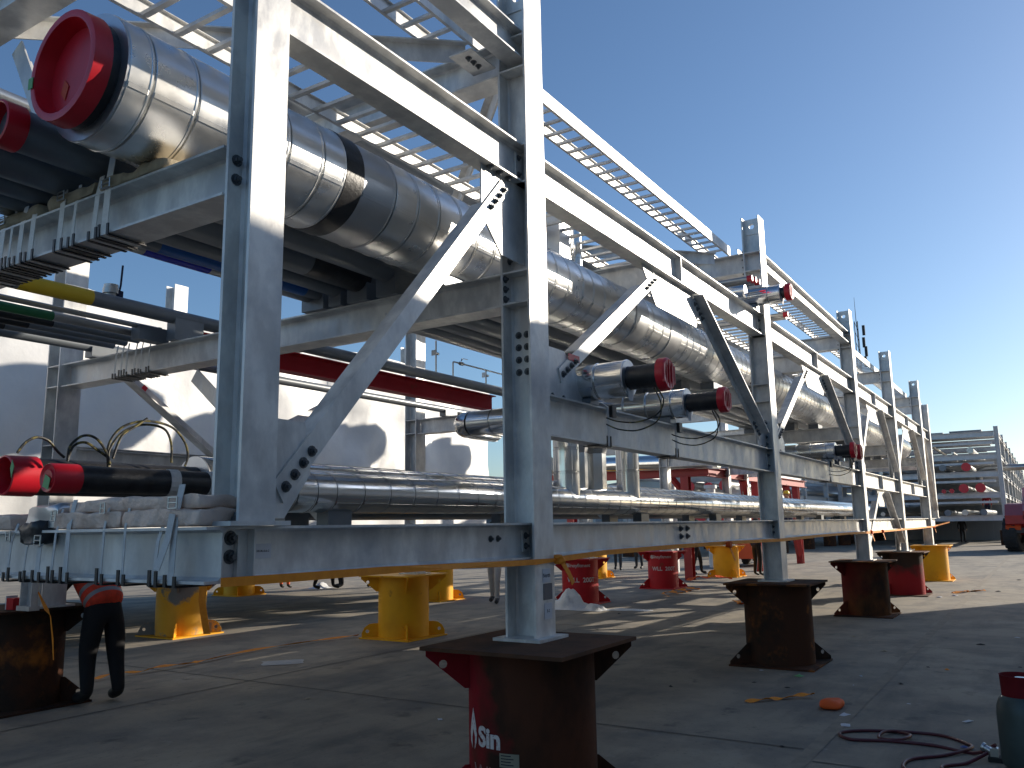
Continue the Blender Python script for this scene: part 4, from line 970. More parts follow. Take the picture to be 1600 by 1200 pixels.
# small clamps and edge protectors on the middle longitudinal under the stubs
for i, (x_, lb) in enumerate(((5.78, 'black clamp with pale strap on the middle beam under the left stub'), (7.18, 'black clamp with pale strap on the middle beam under the right stub'), (13.55, 'dark clamp with wires on the middle beam before the fourth column'))):
    t = thing('beam_clamp', lb, 'clamp', (x_, .03, Z2T), 'clamps on the middle beam')
    MB().strip([(x_, .09, Z2T + .05), (x_, .036, Z2T + .01), (x_, .034, Z2B + .02), (x_, .036, Z2B - .004), (x_, .15, Z2B - .006)], (.035, 0, 0), .003).build('webbing', M['strapg'], t)
    MB().box(x_ + .02, x_ + .09, .005, .034, Z2T - .07, Z2T + .02).build('block', M['blackplastic'], t)
    for dx in (-.03, .03): MB().box(x_ + dx - .006, x_ + dx + .006, .028, .036, Z2B - .01, Z2B + .07).build('edge_protector', M['blackplastic'], t)
    MB().box(x_ - .15, x_ + .05, .04, .18, Z2B - .014, Z2B - .007).build('under_pad', M['blackplastic'], t)

# notices on the steel
def notice(label, parent_loc, w, h, txt, size, face='front'):
    t = thing('notice', label, 'notice', parent_loc)
    x, y, z = parent_loc
    MB().box(x - w / 2, x + w / 2, y - .0015, y, z - h / 2, z + h / 2).build('sheet', M['paper'], t)
    if txt:
        o = link('lettering', text_mesh(txt, size, M['ink'], bold=size * .02), t, (x, y - .002, z))
    return t
notice('white paper notice with one printed line on the bottom beam web', (2.50, .107, 1.562), .093, .062, '300-Module-2', .0125)
notice('small white notice with black lettering low on the second column', (4.722, -.001, 1.335), .095, .085, 'North', .036)
notice('lower square white notice with small print on the second column', (4.735, -.001, 1.115), .095, .10, 'B-2', .026)
t = thing('notice', 'dark weathered patch of tape between the notices on the second column', 'tape', (4.735, -.001, 1.225)); MB().box(4.68, 4.79, -.003, -.0008, 1.185, 1.285).build('sheet', mat('tape_grey', (.10, .11, .13), .5), t)

# orange webbing tied along the foot of the rack
t = thing('warning_strap', 'long orange webbing tied along the bottom beam of the rack', 'strap', (2.2, -.01, 1.44))
pts = [(2.20, -.006, 1.452), (2.6, -.006, 1.449), (3.2, .03, 1.446), (3.8, .02, 1.438), (4.3, -.005, 1.428), (4.58, -.012, 1.425), (4.83, -.012, 1.428)]
wv = [V((0, 0, .036))] * 3 + [V((0, .018, .028)), V((0, .006, .034)), V((0, 0, .034)), V((0, 0, .022))]
MB().strip(pts, wv, .003).build('webbing', M['orange'], t)
pts = [(4.86, -.012, 1.43), (5.6, .02, 1.447), (7.0, .022, 1.45), (8.6, .02, 1.445), (10.31, -.008, 1.43), (10.55, -.008, 1.43), (12.5, .02, 1.44), (14.5, .02, 1.44), (16.1, -.008, 1.43), (18.4, -.008, 1.43), (20.72, -.008, 1.432), (23.2, -.008, 1.43), (25.76, -.008, 1.44), (26.3, -.1, 1.47), (26.9, -.35, 1.55)]
MB().strip(pts, [V((0, 0, .036))] * len(pts), .003).build('webbing', M['orange'], t)
kn = lumpy(4.82, 4.90, -.045, .01, 1.40, 1.455, 4, 4, 4, .02, 25, 2); kn.build('knot', M['orange'], t, True, 70)
MB().strip([(4.87, -.03, 1.42), (4.93, -.05, 1.34), (4.98, -.055, 1.27)], (.035, 0, .02), .003).build('loose_end', M['orange'], t)
for x_ in (8.35, 16.4, 17.6, 26.3):
    MB().strip([(x_, -.012, 1.43), (x_ + .02, -.03, 1.36), (x_ + .09, -.04, 1.27)], (.04, 0, .01), .003).build('loose_end', M['orange'], t)
    lumpy(x_ - .04, x_ + .04, -.04, .01, 1.40, 1.46, 3, 3, 3, .02, 25, x_).build('knot', M['orangered'], t, True, 70)
t = thing('tie_strap', 'orange strap hanging from the bottom beam corner to the ground', 'strap', (7.9, 7.4, 0))
MB().strip([(8.62, 8.42, 1.30), (8.63, 8.40, 1.0), (8.61, 8.40, .6), (8.66, 8.38, .3), (8.70, 8.36, .09)], (.075, -.07, 0), .003).build('webbing', M['orange'], t)
t = thing('tie_strap', 'orange strap running from the near beam down to the rusty stand', 'strap', (4.3, 5.2, 1.0))
MB().strip([(4.40, 5.60, 1.42), (4.42, 5.42, 1.18), (4.44, 5.22, .955), (4.45, 5.165, .90), (4.48, 5.155, .70), (4.50, 5.15, .50)], [V((.0, .02, .02)), V((0, .02, .02)), V((.05, .02, 0)), V((.02, .05, 0)), V((.02, .06, 0)), V((.01, .03, 0))], .003).build('webbing', M['orange'], t)

# ------------------------------------------------------------------ people
def skin_mesh(nodes, edges, root, lvl=2):
    me = bpy.data.meshes.new('body'); names = list(nodes); ix = {n: i for i, n in enumerate(names)}
    me.from_pydata([nodes[n][0] for n in names], [(ix[a], ix[b]) for a, b in edges], [])
    o = bpy.data.objects.new('tmp', me); C.objects.link(o)
    o.modifiers.new('s', 'SKIN'); sk = me.skin_vertices[0].data
    for n in names:
        r = nodes[n][1]; sk[ix[n]].radius = r if isinstance(r, tuple) else (r, r); sk[ix[n]].use_root = (n == root)
    o.modifiers['s'].use_smooth_shade = True; o.modifiers['s'].branch_smoothing = .6
    ss = o.modifiers.new('u', 'SUBSURF'); ss.levels = lvl; ss.render_levels = lvl
    dg = bpy.context.evaluated_depsgraph_get(); dg.update()
    out = bpy.data.meshes.new_from_object(o.evaluated_get(dg)); bpy.data.objects.remove(o); bpy.data.meshes.remove(me)
    return out
def person(label, loc, heading, look, pose='stand', helmet=None, group=None):
    # look: dict(top, legs, boots) material keys. Figure faces +x before turning by heading
    J = {}
    def N(n, p, r): J[n] = (V(p), r)
    if pose == 'bend':
        hip = V((0, 0, .93)); ch = V((.30, .02, 1.24)); nk = V((.42, .03, 1.32)); hd = V((.55, .04, 1.34))
        N('pelvis', hip, (.15, .13)); N('waist', hip.lerp(ch, .4), (.135, .115)); N('chest', ch, (.165, .12)); N('neck', nk, .062); N('head', hd, (.085, .098)); N('crown', hd + V((.09, 0, .03)), .075)
        for s, n in ((1, 'l'), (-1, 'r')):
            N('sh' + n, ch + V((.03, .19 * s, .0)), .072); N('el' + n, ch + V((.22, .24 * s, -.18)), .050); N('wr' + n, ch + V((.45, .20 * s, -.22)), .036); N('ha' + n, ch + V((.54, .18 * s, -.24)), (.042, .022)); N('fi' + n, ch + V((.61, .17 * s, -.26)), (.030, .016))
        N('hipl', (0.0, .10, .86), .112); N('knl', (.06, .125, .48), .072); N('anl', (-.02, .14, .10), .050); N('tol', (.20, .16, .052), (.048, .046))
        N('hipr', (0.0, -.10, .86), .112); N('knr', (.02, -.13, .48), .072); N('anr', (-.06, -.15, .10), .050); N('tor', (.16, -.18, .052), (.048, .046))
    else:
        st = .0 if pose == 'stand' else .16
        N('pelvis', (0, 0, .96), (.145, .115)); N('waist', (0, 0, 1.10), (.13, .10)); N('chest', (.01, 0, 1.34), (.165, .12)); N('neck', (.01, 0, 1.50), .058); N('head', (.035, 0, 1.62), (.080, .095)); N('crown', (.03, 0, 1.71), .078)
        for s, n in ((1, 'l'), (-1, 'r')):
            f = st * s
            N('sh' + n, (.0, .19 * s, 1.43), .068); N('el' + n, (-.02 - f * .6, .26 * s, 1.14), .048); N('wr' + n, (.06 - f, .25 * s, .91), .034); N('ha' + n, (.09 - f, .245 * s, .83), (.042, .022)); N('fi' + n, (.105 - f, .24 * s, .755), (.028, .015))
            N('hip' + n, (f * .3, .095 * s, .88), .100); N('kn' + n, (.03 + f * 1.0, .10 * s, .49), .068); N('an' + n, (-.02 + f * 1.5, .11 * s, .095), .048); N('to' + n, (.17 + f * 1.5, .125 * s, .050), (.052, .048))
    E = [('pelvis', 'waist'), ('waist', 'chest'), ('chest', 'neck'), ('neck', 'head'), ('head', 'crown')]
    for n in 'lr': E += [('chest', 'sh' + n), ('sh' + n, 'el' + n), ('el' + n, 'wr' + n), ('wr' + n, 'ha' + n), ('ha' + n, 'fi' + n), ('pelvis', 'hip' + n), ('hip' + n, 'kn' + n), ('kn' + n, 'an' + n), ('an' + n, 'to' + n)]
    if pose == 'bend':
        for n in J:
            r = J[n][1]; f = 1.22 if n not in ('head', 'crown', 'neck') else 1.0; J[n] = (J[n][0], tuple(q * f for q in r) if isinstance(r, tuple) else r * f)
    me = skin_mesh(J, E, 'pelvis')
    for k in (look['top'], look['legs'], look['boots'], 'skin'): me.materials.append(M[k])
    segs = []
    for a, b in E:
        w = 3 if a in ('neck', 'head') or b[:2] in ('ha', 'fi') else (2 if b[:2] == 'to' else (1 if b[:3] == 'hip' or b[:2] in ('kn', 'an') else 0))
        if a == 'pelvis' and b == 'waist': w = 0
        segs.append((J[a][0], J[b][0], w))
    for p in me.polygons:
        c = p.center; best = 1e9
        for a, b, w in segs:
            d = b - a; tt = max(0, min(1, (c - a).dot(d) / d.length_squared)); q = (c - (a + d * tt)).length
            if q < best: best = q; bw = w
        if c.z < .13: bw = 2
        p.material_index = bw; p.use_smooth = True
    t = bpy.data.objects.new('person', None); C.objects.link(t); tag(t, label, 'person', group)
    link('body', me, t)
    hd = J['head'][0]; cr = J['crown'][0]; ax = (cr - hd).normalized()
    fw = V((1, 0, 0)) if pose != 'bend' else V((.3, 0, -.95)); fw = (fw - ax * fw.dot(ax)).normalized(); sd = ax.cross(fw)
    hp = MB(); R = .108
    prof = [(R * 1.28, 0), (R * 1.02, .012), (R * 1.0, .05), (R * .85, .095), (R * .5, .125), (.001, .135)] if helmet else [(R * .96, -.03), (R * .98, .03), (R * .82, .075), (R * .45, .10), (.001, .106)]
    hp.lathe(prof, hd + ax * .035, ax, 20); hp.build('helmet' if helmet else 'hair', M[helmet] if helmet else M['clothblack'], t, True, 60)
    fc = MB()
    fc.prism([hd + fw * .088 + ax * .01 - sd * .012, hd + fw * .088 + ax * .01 + sd * .012, hd + fw * .085 - ax * .035 + sd * .016, hd + fw * .085 - ax * .035 - sd * .016], fw * .018); fc.build('nose', M['skin'], t)
    for s in (-1, 1):
        MB().cyl(hd + fw * .080 + sd * .033 * s + ax * .015, hd + fw * .092 + sd * .033 * s + ax * .015, .011, .008, 8).build('eye', M['ink'], t)
        MB().cyl(hd + sd * .088 * s - ax * .01, hd + sd * .104 * s - ax * .01, .028, .022, 8).build('ear', M['skin'], t)
    MB().box(-.002, .002, -.022, .022, -.004, .004)
    mo = MB().prism([hd + fw * .084 - ax * .058 - sd * .022, hd + fw * .084 - ax * .058 + sd * .022, hd + fw * .084 - ax * .066 + sd * .018, hd + fw * .084 - ax * .066 - sd * .018], fw * .006).build('mouth', M['clothred'], t)
    t.location = (loc[0], loc[1], loc[2] if len(loc) > 2 else 0); t.rotation_euler = (0, 0, heading)
    return t, J
# worker bending over the rusty stand, seen from behind
wk, J = person('worker in orange striped vest and black trousers, bending over the rusty stand', (5.08, 5.30, 0), radians(82), dict(top='clothblack', legs='clothblack', boots='boot'), 'bend')
hip, ch = J['pelvis'][0], J['chest'][0]
vn = {'a': (hip + V((-.05, 0, -.03)), (.205, .190)), 'b': (hip.lerp(ch, .35), (.205, .180)), 'c': (hip.lerp(ch, .75), (.225, .180)), 'd': (ch + V((.05, 0, .03)), (.230, .175)), 'e': (ch.lerp(J['neck'][0], .6), (.15, .13))}
vm = skin_mesh(vn, [('a', 'b'), ('b', 'c'), ('c', 'd'), ('d', 'e')], 'a', 3)
vm.materials.append(M['vest']); vm.materials.append(M['reflect'])
ax = (ch - hip).normalized()
for p in vm.polygons:
    q = (p.center - hip).dot(ax); p.use_smooth = True
    p.material_index = 1 if (.06 < q < .105 or .175 < q < .22) else 0
link('vest', vm, wk)
person('second worker in dark jacket half hidden behind the rusty stand', (4.30, 7.05, 0), radians(-95), dict(top='clothdark', legs='clothdark', boots='boot'), 'bend')
person('person in pale trousers walking behind the second column', (15.55, 7.6, 0), radians(200), dict(top='clothkhaki', legs='clothkhaki', boots='boot'), 'walk')
person('worker in bright orange overalls far behind the first bay', (17.06, 15.75, 0), radians(20), dict(top='clothorange', legs='clothorange', boots='boot'), 'stand')
person('person in black standing right of the far orange worker', (17.3, 14.45, 0), radians(-60), dict(top='clothdark', legs='clothblack', boots='boot'), 'walk')
person('person in black trousers beside the other one in black, far behind the first bay', (17.85, 14.35, 0), radians(150), dict(top='clothnavy', legs='clothblack', boots='boot'), 'stand')
person('person in pale grey clothes left of the bright yellow stand', (18.4, 13.6, 0), radians(200), dict(top='clothkhaki', legs='clothkhaki', boots='boot'), 'stand')
person('person in dark grey trousers standing far between the red stands, left one', (28.25, 10.65, 0), radians(-160), dict(top='clothnavy', legs='clothdark', boots='boot'), 'walk')
person('person in dark green-grey trousers standing far between the red stands, right one', (29.1, 10.2, 0), radians(180), dict(top='clothdark', legs='clothdark', boots='boot'), 'stand')
person('person in black boots walking between the red and yellow stands', (26.45, 7.0, 0), radians(-40), dict(top='clothdark', legs='clothblack', boots='boot'), 'walk')
person('person in black trousers standing right of the far yellow stand', (26.3, 5.0, 0), radians(-30), dict(top='clothnavy', legs='clothblack', boots='boot'), 'stand')
person('person in red jacket and yellow helmet above the bottom pipe, right of third column', (30.5, 5.05, .95), radians(190), dict(top='clothred', legs='clothnavy', boots='boot'), 'stand', 'helmety')
person('lone person dressed in black standing far off in the yard', (66.0, 2.4, 0), radians(200), dict(top='clothblack', legs='clothblack', boots='boot'), 'stand')
person('person in red jacket and yellow helmet on a platform in the distance', (64.0, .62, 1.55), radians(170), dict(top='clothred', legs='clothnavy', boots='boot'), 'stand', 'helmety')

# ------------------------------------------------------------------ things lying on the ground
def crumple(x, y, w, l, h, m, seed, n=10, name='plastic_sheet', rz=0):
    b = MB(); vs = []
    for i in range(n + 1):
        for j in range(n + 1):
            u, v = i / n - .5, j / n - .5
            e = max(0, 1 - (2 * u) ** 4) * max(0, 1 - (2 * v) ** 4)
            hz = (.55 * h * e * max(0, 1 - 2.2 * hypot(u, v)) + abs(noise.noise(V((u * 3.1 + seed, v * 3.1, 0)))) * h * e * .7 + abs(noise.noise(V((u * 7 + seed, v * 7, 2)))) * h * .16 * e) + .006
            k = 1 + .25 * noise.noise(V((u * 2 + seed, v * 2, 5)))
            px, py = u * w * k, v * l * k
            vs.append((x + px * cos(rz) - py * sin(rz), y + px * sin(rz) + py * cos(rz), hz))
    fs = [(i * (n + 1) + j, (i + 1) * (n + 1) + j, (i + 1) * (n + 1) + j + 1, i * (n + 1) + j + 1) for i in range(n) for j in range(n)]
    b.add(vs, fs); o = b.build(name, m, None, True, 180)
    return o
o = crumple(15.2, 5.55, .75, .85, .42, M['sheet'], 1.3, 18); tag(o, 'humped white plastic sheet by the deep red stand', 'plastic sheet', 'white plastic on the ground')
o = crumple(15.05, 4.95, .5, .55, .16, M['sheet'], 4.3, 14); tag(o, 'crumpled white plastic beside the humped sheet', 'plastic sheet', 'white plastic on the ground')
o = crumple(15.25, 4.35, .28, 1.0, .05, M['sheet'], 7.3, 14, rz=.2); tag(o, 'flat trailing strip of white plastic on the lit concrete', 'plastic sheet', 'white plastic on the ground')
o = crumple(7.68, 5.58, .50, .36, .03, mat('grey_board', (.42, .42, .41), .8), 2.2, 10, 'paper_sheet', -.7); tag(o, 'flat grey sheet of paper lying under the rack', 'paper')
o = crumple(17.6, 14.9, .6, .5, .2, M['sheet'], 9.3, 10); tag(o, 'small white plastic heap beside the distant legs', 'plastic sheet', 'white plastic on the ground')
# orange webbing on the concrete
def ground_web(label, pts, w, m, lift=.006):
    P = [V((p[0], p[1], lift + (p[2] if len(p) > 2 else 0))) for p in pts]; out = []
    for i in range(len(P) - 1):
        p0, p1, p2, p3 = P[max(i - 1, 0)], P[i], P[i + 1], P[min(i + 2, len(P) - 1)]
        for k in range(5):
            s = k / 5; out.append(.5 * ((2 * p1) + (p2 - p0) * s + (2 * p0 - 5 * p1 + 4 * p2 - p3) * s * s + (3 * p1 - p0 - 3 * p2 + p3) * s ** 3))
    out.append(P[-1]); ws = []
    for i in range(len(out)):
        d = (out[min(i + 1, len(out) - 1)] - out[max(i - 1, 0)]).normalized(); q = V((-d.y, d.x, 0)).normalized() * w
        q.z = sin(i * .9) * w * .5; ws.append(q)
    return tag(MB().strip(out, ws, .003).build('ground_strap', m), label, 'strap', 'orange webbing on the ground')
ground_web('long twisted orange strap on the ground leading away from the bending worker', [(5.75, 6.5), (6.05, 6.575, .02), (6.3, 6.5), (6.58, 6.49, .02), (7.0, 6.50), (7.25, 6.53), (8.2, 6.684), (9.3, 6.58), (10.0, 6.45)], .045, M['orange'], .03)
ground_web('orange strap end lying flat right of the rusty third stand', [(8.0, -.2), (8.15, -.33, .01), (8.28, -.43), (8.42, -.58, .02), (8.5, -.70, .03)], .05, M['orange'], .012)
o = lumpy(8.0, 8.25, -1.02, -.84, .002, .075, 5, 5, 3, .02, 9, 3, .6).build('orange_pouch', M['orangered'], None, True, 80); tag(o, 'small orange red pouch beside the flat strap end', 'pouch')
for i, (x, y) in enumerate(((18.8, 4.85), (19.5, 4.9), (20.1, 4.9))): ground_web(['heap of orange webbing on the lit ground, left bit', 'heap of orange webbing on the lit ground, middle bit', 'heap of orange webbing on the lit ground, right bit'][i], [(x - .5, y - .15), (x - .2, y + .12, .05), (x + .05, y - .1, .06), (x + .3, y + .1, .03), (x + .5, y - .1)], .06, M['orange'], .02)
ground_web('orange red webbing bundle beneath the walking boots', [(23.2, 6.1), (23.6, 6.0, .08), (23.9, 5.75, .05), (24.2, 5.6, .07), (24.4, 5.2)], .12, M['orangered'], .04)
ground_web('orange webbing scrap left of the rusty third stand', [(17.2, 2.75), (17.5, 2.85, .02), (17.8, 3.05)], .08, M['orange'], .015)
ground_web('orange webbing scrap close to the rusty third stand', [(16.9, 2.3), (17.15, 2.5, .03), (17.2, 2.75)], .08, M['orangered'], .015)
ground_web('orange webbing scrap on the sunlit joint in the yard', [(21.4, -.75), (21.7, -1.0, .03), (22.0, -1.0), (22.2, -1.35, .02)], .08, M['orange'], .015)
# hose and gas bottle at the right edge
def coil(pts, r, m, label):
    P = [V((p[0], p[1], p[2] if len(p) > 2 else r)) for p in pts]; out = []
    for i in range(len(P) - 1):
        p0, p1, p2, p3 = P[max(i - 1, 0)], P[i], P[i + 1], P[min(i + 2, len(P) - 1)]
        for k in range(8):
            s = k / 8; out.append(.5 * ((2 * p1) + (p2 - p0) * s + (2 * p0 - 5 * p1 + 4 * p2 - p3) * s * s + (3 * p1 - p0 - 3 * p2 + p3) * s ** 3))
    out.append(P[-1]); return tag(MB().tube(out, r, 8).build('gas_hose', m, None, True), label, 'hose')
coil([(6.95, -2.27, .10), (7.02, -2.12), (7.12, -1.85), (7.10, -1.55), (7.02, -1.30), (7.18, -1.19), (7.34, -1.32), (7.42, -1.55), (7.30, -1.68, .024), (7.12, -1.62, .024), (7.16, -1.48), (7.34, -1.50, .026), (7.46, -1.66), (7.46, -1.88), (7.30, -2.05), (7.1, -2.1, .026), (6.86, -1.95), (6.66, -1.77), (6.45, -1.74), (6.3, -1.80)], .012, M['hose'], 'dark red gas hose coiled on the ground at the right')
coil([(6.86, -2.22, .06), (6.72, -2.10), (6.58, -1.98), (6.48, -1.98), (6.4, -2.08), (6.3, -2.2)], .012, M['hose'], 'short loop of dark red hose at the foot of the gas bottle')
t = thing('gas_bottle', 'grey green gas bottle with worn red collar at the right edge', 'gas bottle', (6.78, -2.47, 0))
R = .165
MB().lathe([(.001, .012), (R * .8, .004), (R * .96, .03), (R, .07), (R, .355), (R * .97, .40), (R * .88, .445), (R * .76, .47), (R * .5, .485), (.001, .49)], (6.78, -2.47, 0), (0, 0, 1), 36).build('body', M['bottle'], t, True, 50)
rd = worn_drum('worn_red_collar', (.16, .012, .016), (.10, .09, .085), (.05, .05, .05), (.6, .4, .2), -.1, .06)
MB().lathe([(R * .74, .462), (R * .76, .60), (R * .78, .605), (R * .74, .606), (R * .70, .60), (R * .68, .47)], (6.78, -2.47, 0), (0, 0, 1), 32).build('collar', rd, t, True, 50)
MB().lathe([(.03, .485), (.03, .52), (.018, .525), (.018, .56), (.034, .565), (.034, .59), (.001, .592)], (6.78, -2.47, 0), (0, 0, 1), 14).build('valve', M['chrome'], t, True)
t = thing('gas_regulator', 'small bright brass and steel regulator lying by the gas bottle', 'regulator', (6.93, -2.25, 0))
MB().box(6.90, 6.96, -2.285, -2.235, .03, .085).cyl((6.93, -2.26, .05), (6.95, -2.20, .075), .022, .022, 12).cyl((6.95, -2.20, .075), (6.955, -2.185, .082), .03, .03, 14).build('body', M['chrome'], t, True)
MB().box(6.87, 6.98, -2.31, -2.22, 0, .03).build('foot', M['darkscrap'], t)
# litter
lit = [(9.755, .16, 'paper', .05), (9.58, -.30, 'green', .11), (9.87, -.87, 'paper', .04), (8.88, -.35, 'darkscrap', .04), (11.83, -.80, 'foam', .09), (7.88, -1.09, 'paper', .10), (7.50, -1.17, 'paper', .08), (8.10, -2.01, 'paper', .07), (12.96, -1.81, 'darkscrap', .09), (9.60, -1.30, 'darkscrap', .05), (10.78, -1.42, 'darkscrap', .05), (10.69, -1.62, 'orange', .07), (9.0, .02, 'darkscrap', .05), (12.2, .35, 'darkscrap', .09), (11.9, .2, 'paper', .1), (7.2, -2.05, 'bluescrap', .06), (13.1, -.2, 'foam', .08), (20.3, -.6, 'paper', .12), (20.8, -.85, 'paper', .1), (22.3, -1.6, 'darkscrap', .12), (26.5, -1.9, 'darkscrap', .12), (17.4, .05, 'foam', .15), (14.6, 4.2, 'darkscrap', .1), (12.3, 3.5, 'foam', .1), (6.6, -.9, 'darkscrap', .04), (8.4, .7, 'darkscrap', .05), (9.2, -2.2, 'foam', .05), (6.2, 3.6, 'foam', .06), (6.1, 1.9, 'paper', .05), (13.9, -2.2, 'paper', .05), (11.2, -2.3, 'darkscrap', .05), (8.6, -1.5, 'paper', .03), (9.3, -.9, 'paper', .02)]
cname = dict(paper='white', green='leaf green', darkscrap='dark', foam='tan', orange='orange', bluescrap='blue')
for i, (x, y, m, s_) in enumerate(lit):
    o = crumple(x, y, s_ * random.uniform(.8, 1.5), s_ * random.uniform(.5, 1), s_ * .25, M[m], i * 1.7, 4, 'scrap', random.uniform(0, 3)); 
    near = min(((hypot(x - q[0], y - q[1]), n) for q, n in (((6.9, -2.3), 'gas bottle'), ((7.2, -1.5), 'coiled hose'), ((8.15, -.9), 'orange pouch'), ((8.3, -.4), 'flat orange strap'), ((10.3, .1), 'rusty third stand'), ((16.1, .1), 'fourth stand'), ((20.8, .1), 'fifth stand'), ((21.8, -1.0), 'sunlit orange scrap'), ((4.6, .05), 'nearest stand'), ((7.7, 5.6), 'grey paper sheet'), ((15.2, 5), 'white plastic sheet'))))
    q = [q for q, n in (((6.9, -2.3), 'gas bottle'), ((7.2, -1.5), 'coiled hose'), ((8.15, -.9), 'orange pouch'), ((8.3, -.4), 'flat orange strap'), ((10.3, .1), 'rusty third stand'), ((16.1, .1), 'fourth stand'), ((20.8, .1), 'fifth stand'), ((21.8, -1.0), 'sunlit orange scrap'), ((4.6, .05), 'nearest stand'), ((7.7, 5.6), 'grey paper sheet'), ((15.2, 5), 'white plastic sheet')) if n == near[1]][0]
    rt = (x - q[0]) * .536 - (y - q[1]) * .844; fw = (x - q[0]) * .834 + (y - q[1]) * .526
    way = ('right of' if rt > 0 else 'left of') if abs(rt) > abs(fw) * 1.6 else (('behind' if fw > 0 else 'in front of') if abs(fw) > abs(rt) * 1.6 else (('behind and right of' if rt > 0 else 'behind and left of') if fw > 0 else ('in front and right of' if rt > 0 else 'in front and left of')))
    lb = '%s %s scrap on the concrete %s%s the %s' % ('larger' if s_ > .085 else ('small' if s_ > .045 else 'tiny'), cname[m], 'just ' if near[0] < .7 else ('well ' if near[0] > 1.9 else ''), way, near[1])
    tag(o, lb, 'scrap', 'litter on the concrete')
# grey channel offcut and red box standing on the rusty stand at the left
t = thing('steel_channel', 'short upright galvanised channel standing on the rusty stand', 'steel offcut', (4.42, 5.45, .96))
MB().prism([(4.42, 5.35, .945), (4.42, 5.55, .945), (4.43, 5.55, .945), (4.43, 5.36, .945)], (0, 0, .44)).box(4.36, 4.42, 5.54, 5.55, .945, 1.385).box(4.36, 4.42, 5.35, 5.36, .945, 1.385).box(4.34, 4.44, 5.34, 5.56, .942, .985).build('profile', G, t)
t = thing('red_box', 'small red and white box on the rusty stand', 'box', (4.4, 5.75, .95)); MB().box(4.34, 4.44, 5.62, 5.74, .943, 1.05).build('body', M['redpaint'], t); MB().box(4.338, 4.442, 5.74, 5.755, .943, 1.07).build('side', M['paper'], t)

# ------------------------------------------------------------------ machines and structures in the distance
def wheel(parent, c, r, w, axis, rimc='machineo'):
    c = V(c); a = V(axis).normalized(); p0 = c - a * w / 2
    ty = MB().lathe([(r * .55, 0), (r * .9, .0), (r, w * .12), (r * 1.0, w * .88), (r * .9, w), (r * .55, w)], p0, a, 28).build('wheel', M['rubber'], parent, True, 40)
    k = 18; b = MB()
    u = V((0, 0, 1)); v = a.cross(u)
    for i in range(k):
        t = 2 * pi * i / k; d = u * cos(t) + v * sin(t); e = u * cos(t + .16) + v * sin(t + .16)
        for s in (0, 1):
            q0 = p0 + a * (w * .06 + s * w * .5); b.prism([q0 + d * r * .985, q0 + e * r * .985, q0 + e * r * 1.04, q0 + d * r * 1.04], a * w * .40)
    tag(b.build('tread', M['rubber'], ty), kind='stuff')
    MB().lathe([(r * .56, w * .1), (r * .5, w * .2), (r * .25, w * .25), (r * .2, w * .1), (.001, w * .1)], p0, a, 20).build('rim', M[rimc], ty, True, 40)
    return ty
# telehandler at the right edge
T = thing('telehandler', 'dark red telehandler with huge black tyres at the right edge', 'telehandler', (48.5, -1.9, 0))
tx, ty_ = 48.6, -1.22
for dx, dy in ((0, 0), (3.1, 0), (0, -1.9), (3.1, -1.9)): wheel(T, (tx + dx, ty_ + dy, .86), .86, .62, (.25, 1, 0) if dy == 0 and dx == 0 else (0, 1, 0), 'blackplastic')
b = MB(); b.prism([(tx - .9, ty_ - 2.1, 1.35), (tx - .9, ty_ - 2.1, 1.75), (tx + .3, ty_ - 2.1, 2.3), (tx + 3.8, ty_ - 2.1, 2.4), (tx + 4.1, ty_ - 2.1, 1.5), (tx + 3.9, ty_ - 2.1, .8), (tx + .2, ty_ - 2.1, .8)], (0, 2.4, 0)); b.build('chassis', M['machine'], T)
b = MB(); b.prism([(tx + .5, ty_ - 2.0, 2.3), (tx + .5, ty_ - 2.0, 2.9), (tx + .9, ty_ - 2.0, 3.5), (tx + 2.3, ty_ - 2.0, 3.55), (tx + 2.5, ty_ - 2.0, 2.3)], (0, 1.1, 0)); b.build('cab', M['glass'], T)
MB().prism([(tx - .9, ty_ - .85, 1.55), (tx - .9, ty_ - .85, 1.95), (tx + 3.6, ty_ - .85, 3.2), (tx + 3.8, ty_ - .85, 2.8)], (0, .38, 0)).build('boom', M['machine'], T)
MB().prism([(tx - .85, ty_ + .32, 1.2), (tx + .15, ty_ + .32, 1.95), (tx + .9, ty_ + .32, 1.95), (tx + .9, ty_ + .32, 1.85), (tx + .2, ty_ + .32, 1.80), (tx - .8, ty_ + .32, 1.05)], (0, -.65, 0)).build('mudguard', M['machineo'], T)
MB().box(tx - .8, tx - .6, ty_ - 1.7, ty_ + .2, .9, 1.15).build('axle', M['blackplastic'], T)
# forklift
Fk = thing('forklift', 'orange red forklift parked beyond the third column', 'forklift', (33.5, 6.6, 0)); fx, fy = 32.0, 7.6
for dx, dy in ((0, 0), (1.7, 0), (0, -1.05), (1.7, -1.05)): wheel(Fk, (fx + dx, fy + dy, .36), .36, .26, (0, 1, 0), 'clothdark')
MB().prism([(fx - .65, fy - 1.0, .3), (fx - .7, fy - 1.0, 1.05), (fx - .2, fy - 1.0, 1.15), (fx + .5, fy - 1.0, .75), (fx + 1.4, fy - 1.0, .8), (fx + 2.2, fy - 1.0, 1.0), (fx + 2.25, fy - 1.0, .3)], (0, 1.0, 0)).build('chassis', M['machineo'], Fk)
for dx in (-.1, 1.5):
    for dy in (-.05, -.95): MB().box(fx + dx, fx + dx + .07, fy + dy - .04, fy + dy + .03, .8, 2.1).build('overhead_guard_post', M['blackplastic'], Fk)
MB().box(fx - .15, fx + 1.65, fy - 1.0, fy + .0, 2.1, 2.17).build('overhead_guard', M['blackplastic'], Fk)
